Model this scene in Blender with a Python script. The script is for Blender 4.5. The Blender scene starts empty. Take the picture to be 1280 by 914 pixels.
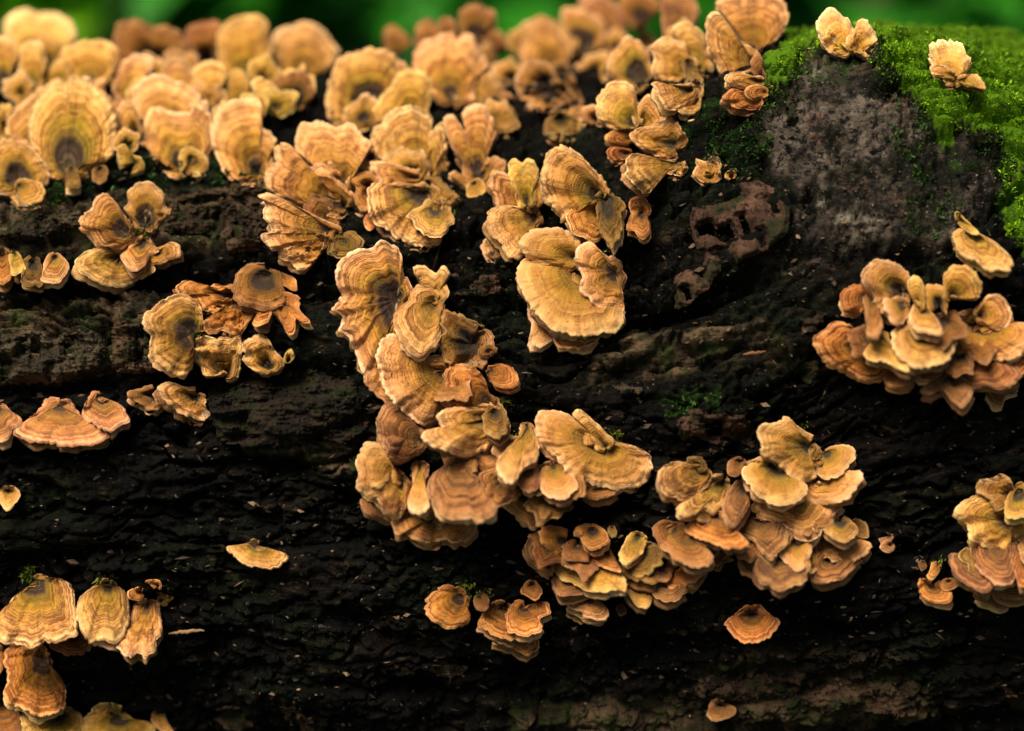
import bpy, math, random
import numpy as np
from mathutils import Vector

random.seed(5)
rng = np.random.default_rng(5)
scene = bpy.context.scene
col = scene.collection

# ------------------------------------------------------------------ camera, sky, sun, exposure
R_LOG = 0.18                       # metres: a fallen trunk about 36 cm thick
AXIS_Z = 0.165                     # it has sunk a little into the soil
PITCH = math.radians(25)
LENS, SENSOR = 70.0, 36.0
F_DIR = np.array([0.0, math.cos(PITCH), -math.sin(PITCH)])
U_DIR = np.array([0.0, math.sin(PITCH), math.cos(PITCH)])
R_DIR = np.array([1.0, 0.0, 0.0])
CAM = np.array([0.0, 0.0, AXIS_Z]) - F_DIR * (0.78 + R_LOG) + U_DIR * 0.039
FOCUS = 0.785

cam_data = bpy.data.cameras.new('camera')
cam_data.lens = LENS
cam_data.sensor_width = SENSOR
cam_data.clip_start = 0.02
cam_data.clip_end = 500
cam_data.dof.use_dof = True
cam_data.dof.focus_distance = FOCUS
cam_data.dof.aperture_fstop = 2.7
cam = bpy.data.objects.new('camera', cam_data)
col.objects.link(cam)
cam.location = CAM
cam.rotation_euler = (math.radians(90) - PITCH, 0, 0)
scene.camera = cam

SUN_EL, SUN_AZ = math.radians(66), math.radians(235)     # azimuth measured from +Y, clockwise seen from above
world = bpy.data.worlds.new('World')
scene.world = world
world.use_nodes = True
wn, wl = world.node_tree.nodes, world.node_tree.links
bgn = wn['Background']
sky = wn.new('ShaderNodeTexSky')
sky.sky_type = 'NISHITA'
sky.sun_disc = False
sky.sun_elevation = SUN_EL
sky.sun_rotation = SUN_AZ
sky.dust_density = 6.0
sky.air_density = 1.0
sky.ozone_density = 0.6
wl.new(sky.outputs[0], bgn.inputs[0])
bgn.inputs[1].default_value = 0.05
sun_data = bpy.data.lights.new('sun', 'SUN')
sun_data.energy = 4.2
sun_data.angle = math.radians(38)
sun_data.color = (1.0, 0.89, 0.72)
sun = bpy.data.objects.new('sun', sun_data)
col.objects.link(sun)
sdir = Vector((math.sin(SUN_AZ) * math.cos(SUN_EL), math.cos(SUN_AZ) * math.cos(SUN_EL), math.sin(SUN_EL)))
sun.rotation_euler = sdir.to_track_quat('Z', 'Y').to_euler()
sun.location = (0, 0, 5)

scene.view_settings.view_transform = 'Standard'
scene.view_settings.look = 'None'
scene.view_settings.gamma = 1.0
scene.view_settings.exposure = 0.52
scene.render.resolution_x, scene.render.resolution_y = 1024, 731

# ------------------------------------------------------------------ noise
_perm = rng.permutation(512)
_perm = np.concatenate([_perm, _perm, _perm])
_ang = rng.random(512) * 2 * np.pi
_gx, _gy = np.cos(_ang), np.sin(_ang)

def perlin(x, y):
    x = np.asarray(x, float) + 1000.0
    y = np.asarray(y, float) + 1000.0
    xi = np.floor(x).astype(int); yi = np.floor(y).astype(int)
    xf = x - xi; yf = y - yi
    u = xf * xf * xf * (xf * (xf * 6 - 15) + 10)
    v = yf * yf * yf * (yf * (yf * 6 - 15) + 10)
    def g(ix, iy, dx, dy):
        h = _perm[(_perm[ix & 511] + iy) & 511]
        return _gx[h] * dx + _gy[h] * dy
    a = g(xi, yi, xf, yf); b = g(xi + 1, yi, xf - 1, yf)
    c = g(xi, yi + 1, xf, yf - 1); d = g(xi + 1, yi + 1, xf - 1, yf - 1)
    return ((a + u * (b - a)) + v * ((c + u * (d - c)) - (a + u * (b - a)))) * 1.4

def fbm(x, y, o=4, gain=0.5):
    t = 0; a = 1.0; n = 0
    for i in range(o):
        t = t + a * perlin(x * 2 ** i + 17.3 * i, y * 2 ** i + 9.1 * i); n += a; a *= gain
    return t / n

def sstep(a, b, x):
    t = np.clip((x - a) / (b - a), 0, 1)
    return t * t * (3 - 2 * t)

def worley(x, y):
    """distance to the border between cells, and a random height for each cell"""
    xi = np.floor(x).astype(int); yi = np.floor(y).astype(int)
    f1 = np.full(x.shape, 9.0); f2 = np.full(x.shape, 9.0); cid = np.zeros(x.shape)
    for dx in (-1, 0, 1):
        for dy in (-1, 0, 1):
            h = _perm[(_perm[(xi + dx) & 511] + yi + dy) & 511]
            px = xi + dx + .5 + .42 * _gx[h]; py = yi + dy + .5 + .42 * _gy[h]
            d = np.hypot(x - px, y - py)
            new = d < f1
            f2 = np.where(new, f1, np.minimum(f2, d)); cid = np.where(new, h / 511.0, cid); f1 = np.where(new, d, f1)
    return f2 - f1, cid

# ------------------------------------------------------------------ pixels to rays
KP = SENSOR / LENS / 1280.0
def ray(px, py):
    px = np.asarray(px, float); py = np.asarray(py, float)
    d = F_DIR + ((px - 640) * KP)[..., None] * R_DIR + ((457 - py) * KP)[..., None] * U_DIR
    return d                                          # depth along F_DIR is 1 per unit: P = CAM + depth*d
def project(P):
    v = P - CAM
    z = v @ F_DIR
    return 640 + (v @ R_DIR) / z / KP, 457 - (v @ U_DIR) / z / KP, z

# ------------------------------------------------------------------ log surface
def smooth_r(x, phi):
    r = R_LOG + 0.004 * np.sin(x * 9 + 1.0) * np.cos(phi * 2) - 0.002
    r = r + 0.020 * sstep(-0.05, 0.30, x) * sstep(0.5, 1.3, phi)
    r = r + 0.048 * np.exp(-((x - 0.135) / 0.085) ** 2 - ((phi - 1.12) / 0.42) ** 2)   # swelling round an old branch stub
    r = r - 0.020 * sstep(0.16, 0.34, x) * sstep(1.0, 1.9, phi)
    return r

def march(px, py, rf):
    d = ray(px, py)
    n = d.shape[0]
    lo = np.full(n, np.nan); found = np.zeros(n, bool); prev = np.full(n, 0.45)
    def f(dep):
        P = CAM + dep[:, None] * d
        yy = -P[:, 1]; zz = P[:, 2] - AXIS_Z
        return np.hypot(yy, zz) - rf(P[:, 0], np.arctan2(zz, yy))
    a = np.full(n, np.nan); b = np.full(n, np.nan)
    for dep in np.arange(0.60, 1.12, 0.008):
        dv = np.full(n, dep)
        h = (f(dv) < 0) & ~found
        a[h] = dep - 0.008; b[h] = dep; found |= h
    for _ in range(9):
        m = (a + b) / 2
        ins = f(np.where(found, m, 0.6)) < 0
        b = np.where(found & ins, m, b); a = np.where(found & ~ins, m, a)
    return b                                          # nan where the ray misses

def px_surf(pts):
    pts = np.asarray(pts, float)
    dep = march(pts[:, 0], pts[:, 1], smooth_r)
    P = CAM + dep[:, None] * ray(pts[:, 0], pts[:, 1])
    return P[:, 0], np.arctan2(P[:, 2] - AXIS_Z, -P[:, 1])

def dist_poly(x, y, pts):
    d = np.full(x.shape, 1e9)
    for (x0, y0), (x1, y1) in zip(pts[:-1], pts[1:]):
        dx, dy = x1 - x0, y1 - y0
        t = np.clip(((x - x0) * dx + (y - y0) * dy) / (dx * dx + dy * dy), 0, 1)
        d = np.minimum(d, np.hypot(x - x0 - t * dx, y - y0 - t * dy))
    return d
def in_poly(x, y, pts):
    c = np.zeros(x.shape, bool)
    n = len(pts)
    for i in range(n):
        x0, y0 = pts[i]; x1, y1 = pts[(i + 1) % n]
        if y0 == y1: continue
        k = ((y0 > y) != (y1 > y)) & (x < (x1 - x0) * (y - y0) / (y1 - y0) + x0)
        c ^= k
    return c

GREY = [(950,150),(985,80),(1030,66),(1085,70),(1140,125),(1160,155),(1230,160),(1255,250),(1235,305),(1150,318),(1050,330),(985,345),(940,320),(1000,240),(960,200),(930,210)]
MOSS = [(955,118),(975,60),(1000,20),(1060,-40),(1420,-60),(1420,380),(1275,315),(1262,240),(1236,160),(1165,158),(1140,112),(1090,70),(1020,60),(990,80)]
DARKMOSS = [[(845,150),(900,130),(960,85),(1015,65),(1000,110),(975,150),(950,195),(880,215),(850,195)],
            [(1125,245),(1205,240),(1195,300),(1130,300)], [(1110,150),(1165,160),(1180,225),(1130,235)],
            [(20,190),(160,170),(345,190),(340,235),(230,232),(140,240),(40,260)],
            [(820,500),(900,490),(900,520),(830,530)]]
CREV = [([(-60,346),(90,352),(210,348),(330,356),(430,360)], 15, .010), ([(-60,492),(110,482),(230,476),(300,470),(430,468)], 15, .010),
        ([(137,370),(136,472)], 8, .006), ([(300,560),(460,640),(640,690),(800,760)], 14, .004),
        ([(815,405),(900,370),(1000,318),(1120,322),(1220,318)], 14, .008), ([(760,470),(880,440),(1000,450),(1040,420)], 14, .006),
        ([(720,560),(860,560),(960,540),(1100,540)], 16, .006), ([(-60,268),(60,300),(150,312)], 10, .004),
        ([(970,155),(1030,190),(1075,210)], 4, .003), ([(1040,172),(1075,165),(1110,150),(1150,150)], 4, .003), ([(975,180),(1020,200)], 4, .003),
        ([(880,850),(990,838),(1130,845)], 12, .007), ([(600,560),(560,470),(560,330)], 26, .006), ([(820,240),(800,330),(830,390)], 14, .006),
        ([(-60,700),(150,690),(330,705)], 12, .004), ([(420,760),(620,840),(840,812)], 12, .004), ([(640,870),(880,880),(1010,905)], 10, .005)]

NX_A, NP_A = 800, 690
xs = np.concatenate([np.linspace(-1.6, -0.30, 60, endpoint=False), np.linspace(-0.30, 0.30, NX_A), np.linspace(0.30, 1.6, 61)[1:]])
ph = np.concatenate([np.linspace(math.radians(-40), math.radians(140), NP_A), np.linspace(math.radians(140), math.radians(320), 72)[1:-1]])
X, PH = np.meshgrid(xs, ph, indexing='ij')
S = PH * R_LOG
r0 = smooth_r(X, PH)
P0 = np.stack([X, -r0 * np.cos(PH), AXIS_Z + r0 * np.sin(PH)], -1)
QX, QY, QZ = project(P0.reshape(-1, 3))
QX = QX.reshape(X.shape); QY = QY.reshape(X.shape)
wx = fbm(X / .022, S / .022, 6, .62) * 34; wy = fbm(X / .022 + 40, S / .022, 6, .62) * 34
front = (np.cos(PH - PITCH) > -0.1) & (np.abs(X) < .6)
gsd = dist_poly(QX + .5 * wx, QY + .5 * wy, GREY + GREY[:1]) * np.where(in_poly(QX + .5 * wx, QY + .5 * wy, GREY), 1, -1)
grey = sstep(-4, 26, gsd + 40 * fbm(X / .014 + 9, S / .010, 5, .6)) * front
STRIP = [[(-80,262),(60,250),(150,236),(240,238),(345,215),(345,300),(250,312),(150,318),(-80,330)], [(-80,372),(120,366),(200,358),(215,430),(180,470),(-80,482)],
         [(860,840),(960,800),(1130,830),(1180,900),(1000,930),(880,905)], [(730,420),(960,400),(1000,450),(840,470),(740,480)], [(640,880),(900,860),(1000,930),(640,950)], [(330,520),(470,540),(450,600),(300,560)]]
strip = np.zeros(X.shape)
for pl in STRIP:
    sd0 = dist_poly(QX + .4 * wx, QY + .4 * wy, pl + pl[:1]) * np.where(in_poly(QX + .4 * wx, QY + .4 * wy, pl), 1, -1)
    strip = np.maximum(strip, sstep(-6, 14, sd0 + 16 * fbm(X / .010 + 2, S / .008, 4, .6)) * front)
moss = in_poly(QX + wx * 2.0, QY + wy * 1.8, MOSS) & front
moss |= (X > 0.10 + .02 * wx / 34) & (X < 0.5) & (np.cos(PH - PITCH) <= 0.02) & (PH < 2.6)
dmoss = np.zeros(X.shape, bool)
for pl in DARKMOSS:
    dmoss |= in_poly(QX + wx * 1.6, QY + wy * 1.6, pl) & front
dmoss &= ~moss
gm = grey * (1 - moss)
rough = 1 - 0.8 * gm
sk = S + 0.05 * X * sstep(-0.02, 0.2, X) * -3.0        # the bark strips climb towards the right
n1 = fbm(X / .11, sk / .024, 4)
n2 = fbm(X / .030 + 7, sk / .012, 4)
n3 = fbm(X / .0042, sk / .0028, 3, .6)
H = 0.004 * fbm(X / .12 + 3, S / .10, 2)
H = H + rough * (0.0045 * sstep(-.06, .06, n1) - 0.0045 * np.exp(-(n1 / .05) ** 2))
H = H + rough * (0.0016 * sstep(-.08, .08, n2) - 0.0018 * np.exp(-(n2 / .06) ** 2))
wc, wid = worley(X / .020 + .5 * fbm(X / .02, sk / .02, 3), sk / .0085 + .6 * fbm(X / .016 + 20, sk / .012, 3))
pv = .25 + 1.1 * sstep(-.25, .35, fbm(X / .06 + 31, sk / .035, 3))
lc = fbm(X / .16 + 61, sk / .020 + .8 * fbm(X / .03, sk / .03, 3), 4, .55)
H = H - rough * .0060 * np.exp(-(lc / .035) ** 2)                                       # long splits along the grain
H = H + pv * rough * (1 - .5 * strip) * (0.0042 * (wid - .5) - 0.0030 * (1 - sstep(.0, .16, wc)))
wc2, wid2 = worley(X / .0065 + .5 * fbm(X / .008 + 4, sk / .008, 2), sk / .0042 + .5 * fbm(X / .008 + 30, sk / .008, 2))
H = H + pv * (rough + .25 * gm) * (0.0014 * (wid2 - .5) - 0.0012 * (1 - sstep(.0, .2, wc2)))
H = H + .0025 * strip
vs = fbm(X / .0050 + 3 * fbm(X / .02, S / .02, 2), S / .024, 3)                    # upright slits in the bark strips
H = H - .0030 * strip * sstep(.22, .38, vs)
H = H + (1 - .55 * gm) * 0.0030 * fbm(X / .010, sk / .007, 4, .6)
H = H + (1 - .2 * gm) * 0.0018 * n3
H = H + gm * (.0010 * n3 - .0024 * (1 - sstep(0, .18, wc2)) * sstep(-.3, .1, fbm(X / .02 + 15, S / .02, 2)))
H = H + gm * .0022 * fbm(X / .020 + 8, S / .016, 4, .6)
H = H - gm * 0.0024 * np.exp(-(fbm(X / .018, S / .012, 4) / .03) ** 2)
H = H - gm * 0.0010 * sstep(.25, .45, fbm(X / .004 + 3, S / .003, 2))
for pts, w, dp in CREV:
    d = dist_poly(QX + wx * .7, QY + wy * .7, pts)
    H = H - dp * np.exp(-(d / w) ** 2) * front
H = H + 0.0015 * moss
rr = r0 + H
RR_D = rr[60:60 + NX_A, :NP_A]

def full_r(x, phi):
    i = np.clip(np.rint((x + .30) / .60 * (NX_A - 1)), 0, NX_A - 1).astype(int)
    j = np.clip(np.rint((phi - math.radians(-40)) / math.radians(180) * (NP_A - 1)), 0, NP_A - 1).astype(int)
    return RR_D[i, j]

# depth of the log under every second pixel of the picture, with a margin
BX0, BY0, BS = -160, -120, 2.0
bw, bh = 800, 590
gx, gy = np.meshgrid(BX0 + np.arange(bw) * BS, BY0 + np.arange(bh) * BS)
LOGD = march(gx.ravel(), gy.ravel(), full_r).reshape(bh, bw)
LOGD = np.where(np.isnan(LOGD), 9.0, LOGD)
def logd(px, py):
    i = np.clip(np.rint((px - BX0) / BS), 0, bw - 1).astype(int)
    j = np.clip(np.rint((py - BY0) / BS), 0, bh - 1).astype(int)
    return LOGD[j, i]
CAPD = np.full((bh, bw), 9.0)                          # nearest cap so far, so that tiers overlap in the right order

# ------------------------------------------------------------------ materials
def newmat(name):
    m = bpy.data.materials.new(name); m.use_nodes = True
    nt = m.node_tree
    b = nt.nodes['Principled BSDF']
    return m, nt, b
class NT:
    def __init__(s, nt): s.nt = nt
    def n(s, t, **k):
        o = s.nt.nodes.new('ShaderNode' + t)
        for a, v in k.items():
            if a.startswith('i_'):
                o.inputs[a[2:].replace('_', ' ')].default_value = v
            else: setattr(o, a, v)
        return o
    def l(s, a, b): s.nt.links.new(a, b)
    def attr(s, name): return s.n('Attribute', attribute_name=name).outputs['Fac']
    def noise(s, vec, scale, detail=4, rough=.55, dist=0):
        o = s.n('TexNoise', i_Scale=scale, i_Detail=detail, i_Roughness=rough, i_Distortion=dist)
        if vec is not None: s.l(vec, o.inputs['Vector'])
        return o.outputs['Fac']
    def math(s, op, a, b=None, c=None, clamp=False):
        o = s.n('Math', operation=op, use_clamp=clamp)
        for i, v in enumerate((a, b, c)):
            if v is None: continue
            if isinstance(v, (int, float)): o.inputs[i].default_value = v
            else: s.l(v, o.inputs[i])
        return o.outputs[0]
    def maprange(s, v, a, b, c=0, d=1):
        o = s.n('MapRange', clamp=True); o.interpolation_type = 'SMOOTHSTEP'
        s.l(v, o.inputs[0])
        for i, q in enumerate((a, b, c, d)): o.inputs[i + 1].default_value = q
        return o.outputs[0]
    def mix(s, f, a, b, mode='MIX'):
        o = s.n('Mix', data_type='RGBA', blend_type=mode)
        for i, v in ((0, f), (6, a), (7, b)):
            if isinstance(v, (int, float)): o.inputs[i].default_value = v
            elif isinstance(v, tuple): o.inputs[i].default_value = (*v, 1)
            else: s.l(v, o.inputs[i])
        return o.outputs[2]
    def ramp(s, f, stops):
        o = s.n('ValToRGB'); cr = o.color_ramp
        while len(cr.elements) > 1: cr.elements.remove(cr.elements[-1])
        for i, (p, c) in enumerate(stops):
            e = cr.elements[0] if i == 0 else cr.elements.new(p)
            e.position = p; e.color = (*c, 1)
        s.l(f, o.inputs[0])
        return o.outputs[0]
    def bump(s, h, strength, dist, normal=None):
        o = s.n('Bump', i_Strength=strength, i_Distance=dist)
        s.l(h, o.inputs['Height'])
        if normal is not None: s.l(normal, o.inputs['Normal'])
        return o.outputs[0]
    def stretch(s, vec, sc):
        o = s.n('Mapping'); o.inputs['Scale'].default_value = sc
        s.l(vec, o.inputs[0]); return o.outputs[0]

def mat_bark():
    m, nt, b = newmat('wet_bark'); q = NT(nt)
    co = q.n('TexCoord').outputs['Object']
    long = q.stretch(co, (.35, 1, 1))
    big = q.noise(long, 45, 5, .6)
    med = q.noise(long, 320, 5, .65)
    fine = q.noise(co, 1300, 3, .6)
    c = q.mix(q.maprange(big, .42, .68), (.0011, .0009, .0007), (.0050, .0035, .0021))
    c = q.mix(q.math('MULTIPLY', q.maprange(med, .54, .70), q.maprange(big, .38, .62)), c, (.055, .036, .019))
    c = q.mix(q.math('MULTIPLY', q.maprange(fine, .66, .78), q.maprange(big, .4, .7)), c, (.15, .11, .075))
    gpatch = q.math('MULTIPLY', q.maprange(q.noise(co, 28, 4), .45, .68), q.maprange(q.noise(co, 600, 4), .4, .65))
    c = q.mix(q.math('MULTIPLY', gpatch, .7), c, (.007, .017, .003))
    dm = q.attr('dmoss')
    c = q.mix(q.math('MULTIPLY', q.math('MULTIPLY', dm, q.maprange(q.noise(co, 70, 4), .42, .6)), q.maprange(med, .4, .6)), c, (.010, .034, .002))
    sc_ = q.mix(q.maprange(q.noise(co, 55, 5, .6), .40, .62), (.026, .020, .010), (.125, .082, .044))
    sc_ = q.mix(q.maprange(q.noise(co, 360, 4, .65), .52, .64), sc_, (.008, .007, .004))
    sc_ = q.mix(q.math('MULTIPLY', q.maprange(q.noise(co, 90, 4), .50, .62), .7), sc_, (.022, .040, .007))
    c = q.mix(q.attr('strip'), c, sc_)
    # smooth grey bark with pits, pinkish patches and a pale lichen
    g = q.attr('grey')
    gc = q.mix(q.maprange(q.noise(co, 60, 4), .4, .66), (.040, .031, .023), (.165, .132, .100))
    gc = q.mix(q.math('MULTIPLY', q.maprange(q.noise(co, 36, 3), .48, .62), .7), gc, (.125, .070, .046))
    gc = q.mix(q.maprange(q.noise(q.stretch(co, (.7, 1, 1)), 380, 5, .65), .48, .60), gc, (.010, .009, .009))
    gc = q.mix(q.maprange(q.noise(co, 42, 6, .65), .49, .57), gc, (.011, .011, .007))
    gc = q.mix(q.math('MULTIPLY', q.maprange(q.noise(co, 33, 5, .6), .54, .62), q.maprange(med, .4, .6)), gc, (.020, .045, .006))
    gc = q.mix(q.maprange(q.noise(co, 900, 2), .66, .76), gc, (.34, .28, .22))
    gc = q.mix(q.math('MULTIPLY', q.attr('lichen'), q.maprange(q.noise(co, 500, 4), .35, .55)), gc, (.36, .32, .24))
    c = q.mix(g, c, gc)
    ms = q.mix(q.noise(co, 200, 4), (.035, .11, .002), (.13, .26, .004))
    c = q.mix(q.attr('moss'), c, ms)
    q.l(c, b.inputs['Base Color'])
    rg = q.maprange(med, .3, .7, .5, .95)
    q.l(rg, b.inputs['Roughness'])
    b.inputs['Specular IOR Level'].default_value = .10
    n = q.bump(med, 1.0, .0035)
    n = q.bump(fine, .8, .0011, n)
    q.l(n, b.inputs['Normal'])
    return m

def mat_plate(name, a, c2, pit, scale=1.0):
    m, nt, b = newmat(name); q = NT(nt)
    co = q.n('TexCoord').outputs['Object']
    c = q.mix(q.maprange(q.noise(co, 70 * scale, 4), .38, .64), a, c2)
    c = q.mix(q.maprange(q.noise(q.stretch(co, (1.6, 1, .6)), 330, 5, .68), .50, .62), c, pit)
    c = q.mix(q.math('MULTIPLY', q.maprange(q.noise(co, 1100, 2), .66, .76), .5), c, (.26, .18, .13))
    c = q.mix(q.math('MULTIPLY', q.maprange(q.noise(co, 60, 5, .6), .49, .62), .8), c, (.012, .017, .005))
    q.l(c, b.inputs['Base Color'])
    b.inputs['Roughness'].default_value = .8
    b.inputs['Specular IOR Level'].default_value = .1
    n = q.bump(q.noise(q.stretch(co, (.6, 1, 1)), 350, 6, .65), .7, .0016)
    n = q.bump(q.noise(co, 1200, 3, .6), .6, .0008, n)
    q.l(n, b.inputs['Normal'])
    return m

def mat_cap(name, tint, sat_yellow=1.0, lines=1.0, pale=0.0, base=(.034, .020, .014)):
    m, nt, b = newmat(name); q = NT(nt)
    co = q.n('TexCoord').outputs['Object']
    z = q.attr('zone'); ang = q.attr('ang')
    rnd = q.n('ObjectInfo').outputs['Random']
    warp = q.math('SUBTRACT', q.noise(co, 95, 3), .5)
    warp2 = q.math('SUBTRACT', q.noise(co, 420, 3), .5)
    zz = q.math('ADD', z, q.math('ADD', q.math('MULTIPLY', warp, .10), q.math('MULTIPLY', warp2, .030)))
    ye = (.40, .215, .020)
    stops = [(0.0, (.090, .075, .012)), (.07, (.060, .040, .020)), (.12, (.12, .075, .040)), (.16, base), (.21, (.075, .044, .026)), (.25, base), (.31, (.085, .045, .022)), (.37, (.23, .125, .018)),
             (.48, ye), (.62, (.52, .255, .042)), (.78, (.67, .345, .092)), (.90, (.79, .425, .145)), (.97, (.90, .56, .24)), (1.0, (.95, .64, .32))]
    c = q.ramp(zz, stops)
    # alternating lighter and darker growth zones
    def w1(scale, seed, detail=2):
        o = q.n('TexNoise', noise_dimensions='1D', i_Scale=scale, i_Detail=detail, i_Roughness=.6)
        q.l(q.math('ADD', zz, q.math('MULTIPLY_ADD', rnd, 37.0, seed)), o.inputs['W'])
        return o.outputs['Fac']
    band = w1(13.0, 1.0, 3)
    c = q.mix(q.math('MULTIPLY', q.maprange(band, .50, .66), .75 * lines, clamp=True), c, q.mix(1.0, c, (.56, .42, .32), 'MULTIPLY'))
    c = q.mix(q.math('MULTIPLY', q.maprange(band, .50, .36), .6), c, q.mix(1.0, c, (1.22, 1.26, 1.42), 'MULTIPLY'))
    ln = w1(13.0, 5.0, 1)
    line = q.math('SUBTRACT', 1.0, q.maprange(q.math('ABSOLUTE', q.math('SUBTRACT', ln, .5)), .008, .050))
    outer = q.maprange(z, .30, .45)
    brk = q.maprange(q.noise(co, 120, 4), .36, .62)
    line = q.math('MULTIPLY', line, q.math('MULTIPLY', q.math('MULTIPLY', outer, brk), .75 * lines))
    c = q.mix(line, c, (.17, .058, .022))
    ln2 = w1(27.0, 11.0, 1)
    line2 = q.math('SUBTRACT', 1.0, q.maprange(q.math('ABSOLUTE', q.math('SUBTRACT', ln2, .5)), .01, .07))
    line2 = q.math('MULTIPLY', line2, q.math('MULTIPLY', q.math('MULTIPLY', outer, q.maprange(q.noise(co, 260, 3), .42, .6)), .45 * lines))
    c = q.mix(line2, c, (.24, .095, .034))
    rust = q.math('MULTIPLY', q.maprange(q.noise(co, 130, 4, .6), .50, .68), .40)
    c = q.mix(rust, c, q.mix(1.0, c, (.80, .56, .42), 'MULTIPLY'))
    # green algae film on the older part, mottling, radial fibres
    alg = q.math('MULTIPLY', q.maprange(q.noise(co, 80, 3), .46, .66), q.math('MULTIPLY', q.maprange(z, .72, .42), q.maprange(z, .26, .38)))
    c = q.mix(q.math('MULTIPLY', alg, .34), c, (.20, .175, .010))
    cmb = q.n('CombineXYZ')
    q.l(q.math('MULTIPLY', ang, 1.0), cmb.inputs[0]); q.l(q.math('MULTIPLY', z, 5.0), cmb.inputs[1]); q.l(q.math('MULTIPLY', rnd, 50), cmb.inputs[2])
    fib = q.n('TexNoise', i_Scale=1.0, i_Detail=3, i_Roughness=.6); q.l(cmb.outputs[0], fib.inputs['Vector']); fib = fib.outputs['Fac']
    c = q.mix(q.math('MULTIPLY', q.maprange(fib, .50, .75), .42), c, q.mix(1.0, c, (.66, .56, .50), 'MULTIPLY'))
    mot = q.noise(co, 240, 4, .6)
    c = q.mix(q.maprange(mot, .35, .7), c, q.mix(1.0, c, (.80, .74, .70), 'MULTIPLY'))
    under = q.attr('under')
    c = q.mix(under, c, (.40, .28, .16))
    rnd2 = q.math('FRACT', q.math('MULTIPLY', rnd, 7.13)); rnd3 = q.math('FRACT', q.math('MULTIPLY', rnd, 31.7))
    c = q.mix(rnd2, q.mix(1.0, c, (.80, .76, .72), 'MULTIPLY'), q.mix(1.0, c, (1.08, 1.10, 1.16), 'MULTIPLY'))
    c = q.mix(rnd3, q.mix(1.0, c, (1.05, .96, 1.0), 'MULTIPLY'), q.mix(1.0, c, (.94, 1.0, .84), 'MULTIPLY'))
    c = q.mix(1.0, c, tint, 'MULTIPLY')
    if pale: c = q.mix(pale, c, (.30, .22, .165))
    q.l(c, b.inputs['Base Color'])
    b.inputs['Roughness'].default_value = .92
    b.inputs['Specular IOR Level'].default_value = .12
    b.inputs['Sheen Weight'].default_value = .12
    b.inputs['Sheen Roughness'].default_value = .5
    b.inputs['Sheen Tint'].default_value = (1, .85, .65, 1)
    hgt = q.math('ADD', q.math('MULTIPLY', band, .9), q.math('SUBTRACT', q.math('MULTIPLY', fib, .7), q.math('MULTIPLY', line, .6)))
    n = q.bump(hgt, .8, .0012)
    n = q.bump(q.noise(co, 900, 4, .65), .55, .0009, n)
    q.l(n, b.inputs['Normal'])
    return m

def mat_leaf(name, a, c2, attr=None, rough=.6, trans=.0):
    m, nt, b = newmat(name); q = NT(nt)
    if attr: f = q.attr(attr)
    else: f = q.noise(q.n('TexCoord').outputs['Object'], 30, 3)
    q.l(q.mix(f, a, c2), b.inputs['Base Color'])
    b.inputs['Roughness'].default_value = rough
    b.inputs['Specular IOR Level'].default_value = .3
    if trans:                                            # light shining through thin leaves
        tr = q.n('BsdfTranslucent'); mx = q.n('MixShader'); mx.inputs[0].default_value = trans
        q.l(b.inputs['Base Color'].links[0].from_socket, tr.inputs[0])
        q.l(b.outputs[0], mx.inputs[1]); q.l(tr.outputs[0], mx.inputs[2])
        q.l(mx.outputs[0], nt.nodes['Material Output'].inputs[0])
    return m

MAT = dict(
    bark=mat_bark(),
    red=mat_plate('reddish_bark', (.040, .020, .012), (.100, .052, .033), (.008, .006, .004)),
    brown=mat_plate('brown_bark', (.028, .017, .009), (.085, .050, .028), (.008, .007, .006)),
    greyplate=mat_plate('grey_bark', (.026, .020, .011), (.075, .055, .032), (.010, .010, .008)),
    dark=mat_plate('dark_bark', (.007, .0052, .0035), (.024, .016, .009), (.003, .0025, .002)),
    tan=mat_cap('cap_tan', (1.0, 1.0, 1.0)),
    yellow=mat_cap('cap_yellow', (1.0, 1.08, .80), lines=.7),
    orange=mat_cap('cap_orange', (1.0, .78, .62), lines=1.4),
    brown_cap=mat_cap('cap_brown', (.55, .46, .42), lines=.9),
    grey_shaded_cap=mat_cap('cap_greybeige_shaded', (.60, .50, .46), lines=1.3, pale=.06),  # grey beige, with the shade on overhung caps put into the tint
    pink=mat_cap('cap_pinkish', (.95, .82, .88), lines=1.2, pale=.06),
    olive=mat_cap('cap_olive', (.50, .50, .34), lines=1.3),
    pale=mat_cap('cap_pale', (1.18, 1.26, 1.20), lines=.45, pale=.0),
    plain=mat_cap('cap_plain', (.96, .93, 1.0), lines=.28),
)

# ------------------------------------------------------------------ mesh helpers
def link(name, me, mat, parent=None):
    o = bpy.data.objects.new(name, me)
    if mat is not None: me.materials.append(mat)
    col.objects.link(o)
    if parent is not None: o.parent = parent
    return o
def mesh_np(name, V, Fq, smooth=True):
    """quads (n,4) or triangles (n,3) from numpy arrays"""
    me = bpy.data.meshes.new(name)
    k = Fq.shape[1]
    me.vertices.add(len(V)); me.vertices.foreach_set('co', np.ascontiguousarray(V, np.float32).ravel())
    me.loops.add(Fq.size); me.loops.foreach_set('vertex_index', np.ascontiguousarray(Fq, np.int32).ravel())
    me.polygons.add(len(Fq)); me.polygons.foreach_set('loop_start', np.arange(0, Fq.size, k, dtype=np.int32))
    me.update(calc_edges=True)
    me.polygons.foreach_set('use_smooth', np.full(len(Fq), smooth))
    me.validate()
    return me
def fattr(me, name, arr):
    a = me.attributes.new(name, 'FLOAT', 'POINT')
    a.data.foreach_set('value', np.ascontiguousarray(arr, np.float32).ravel())
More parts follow.
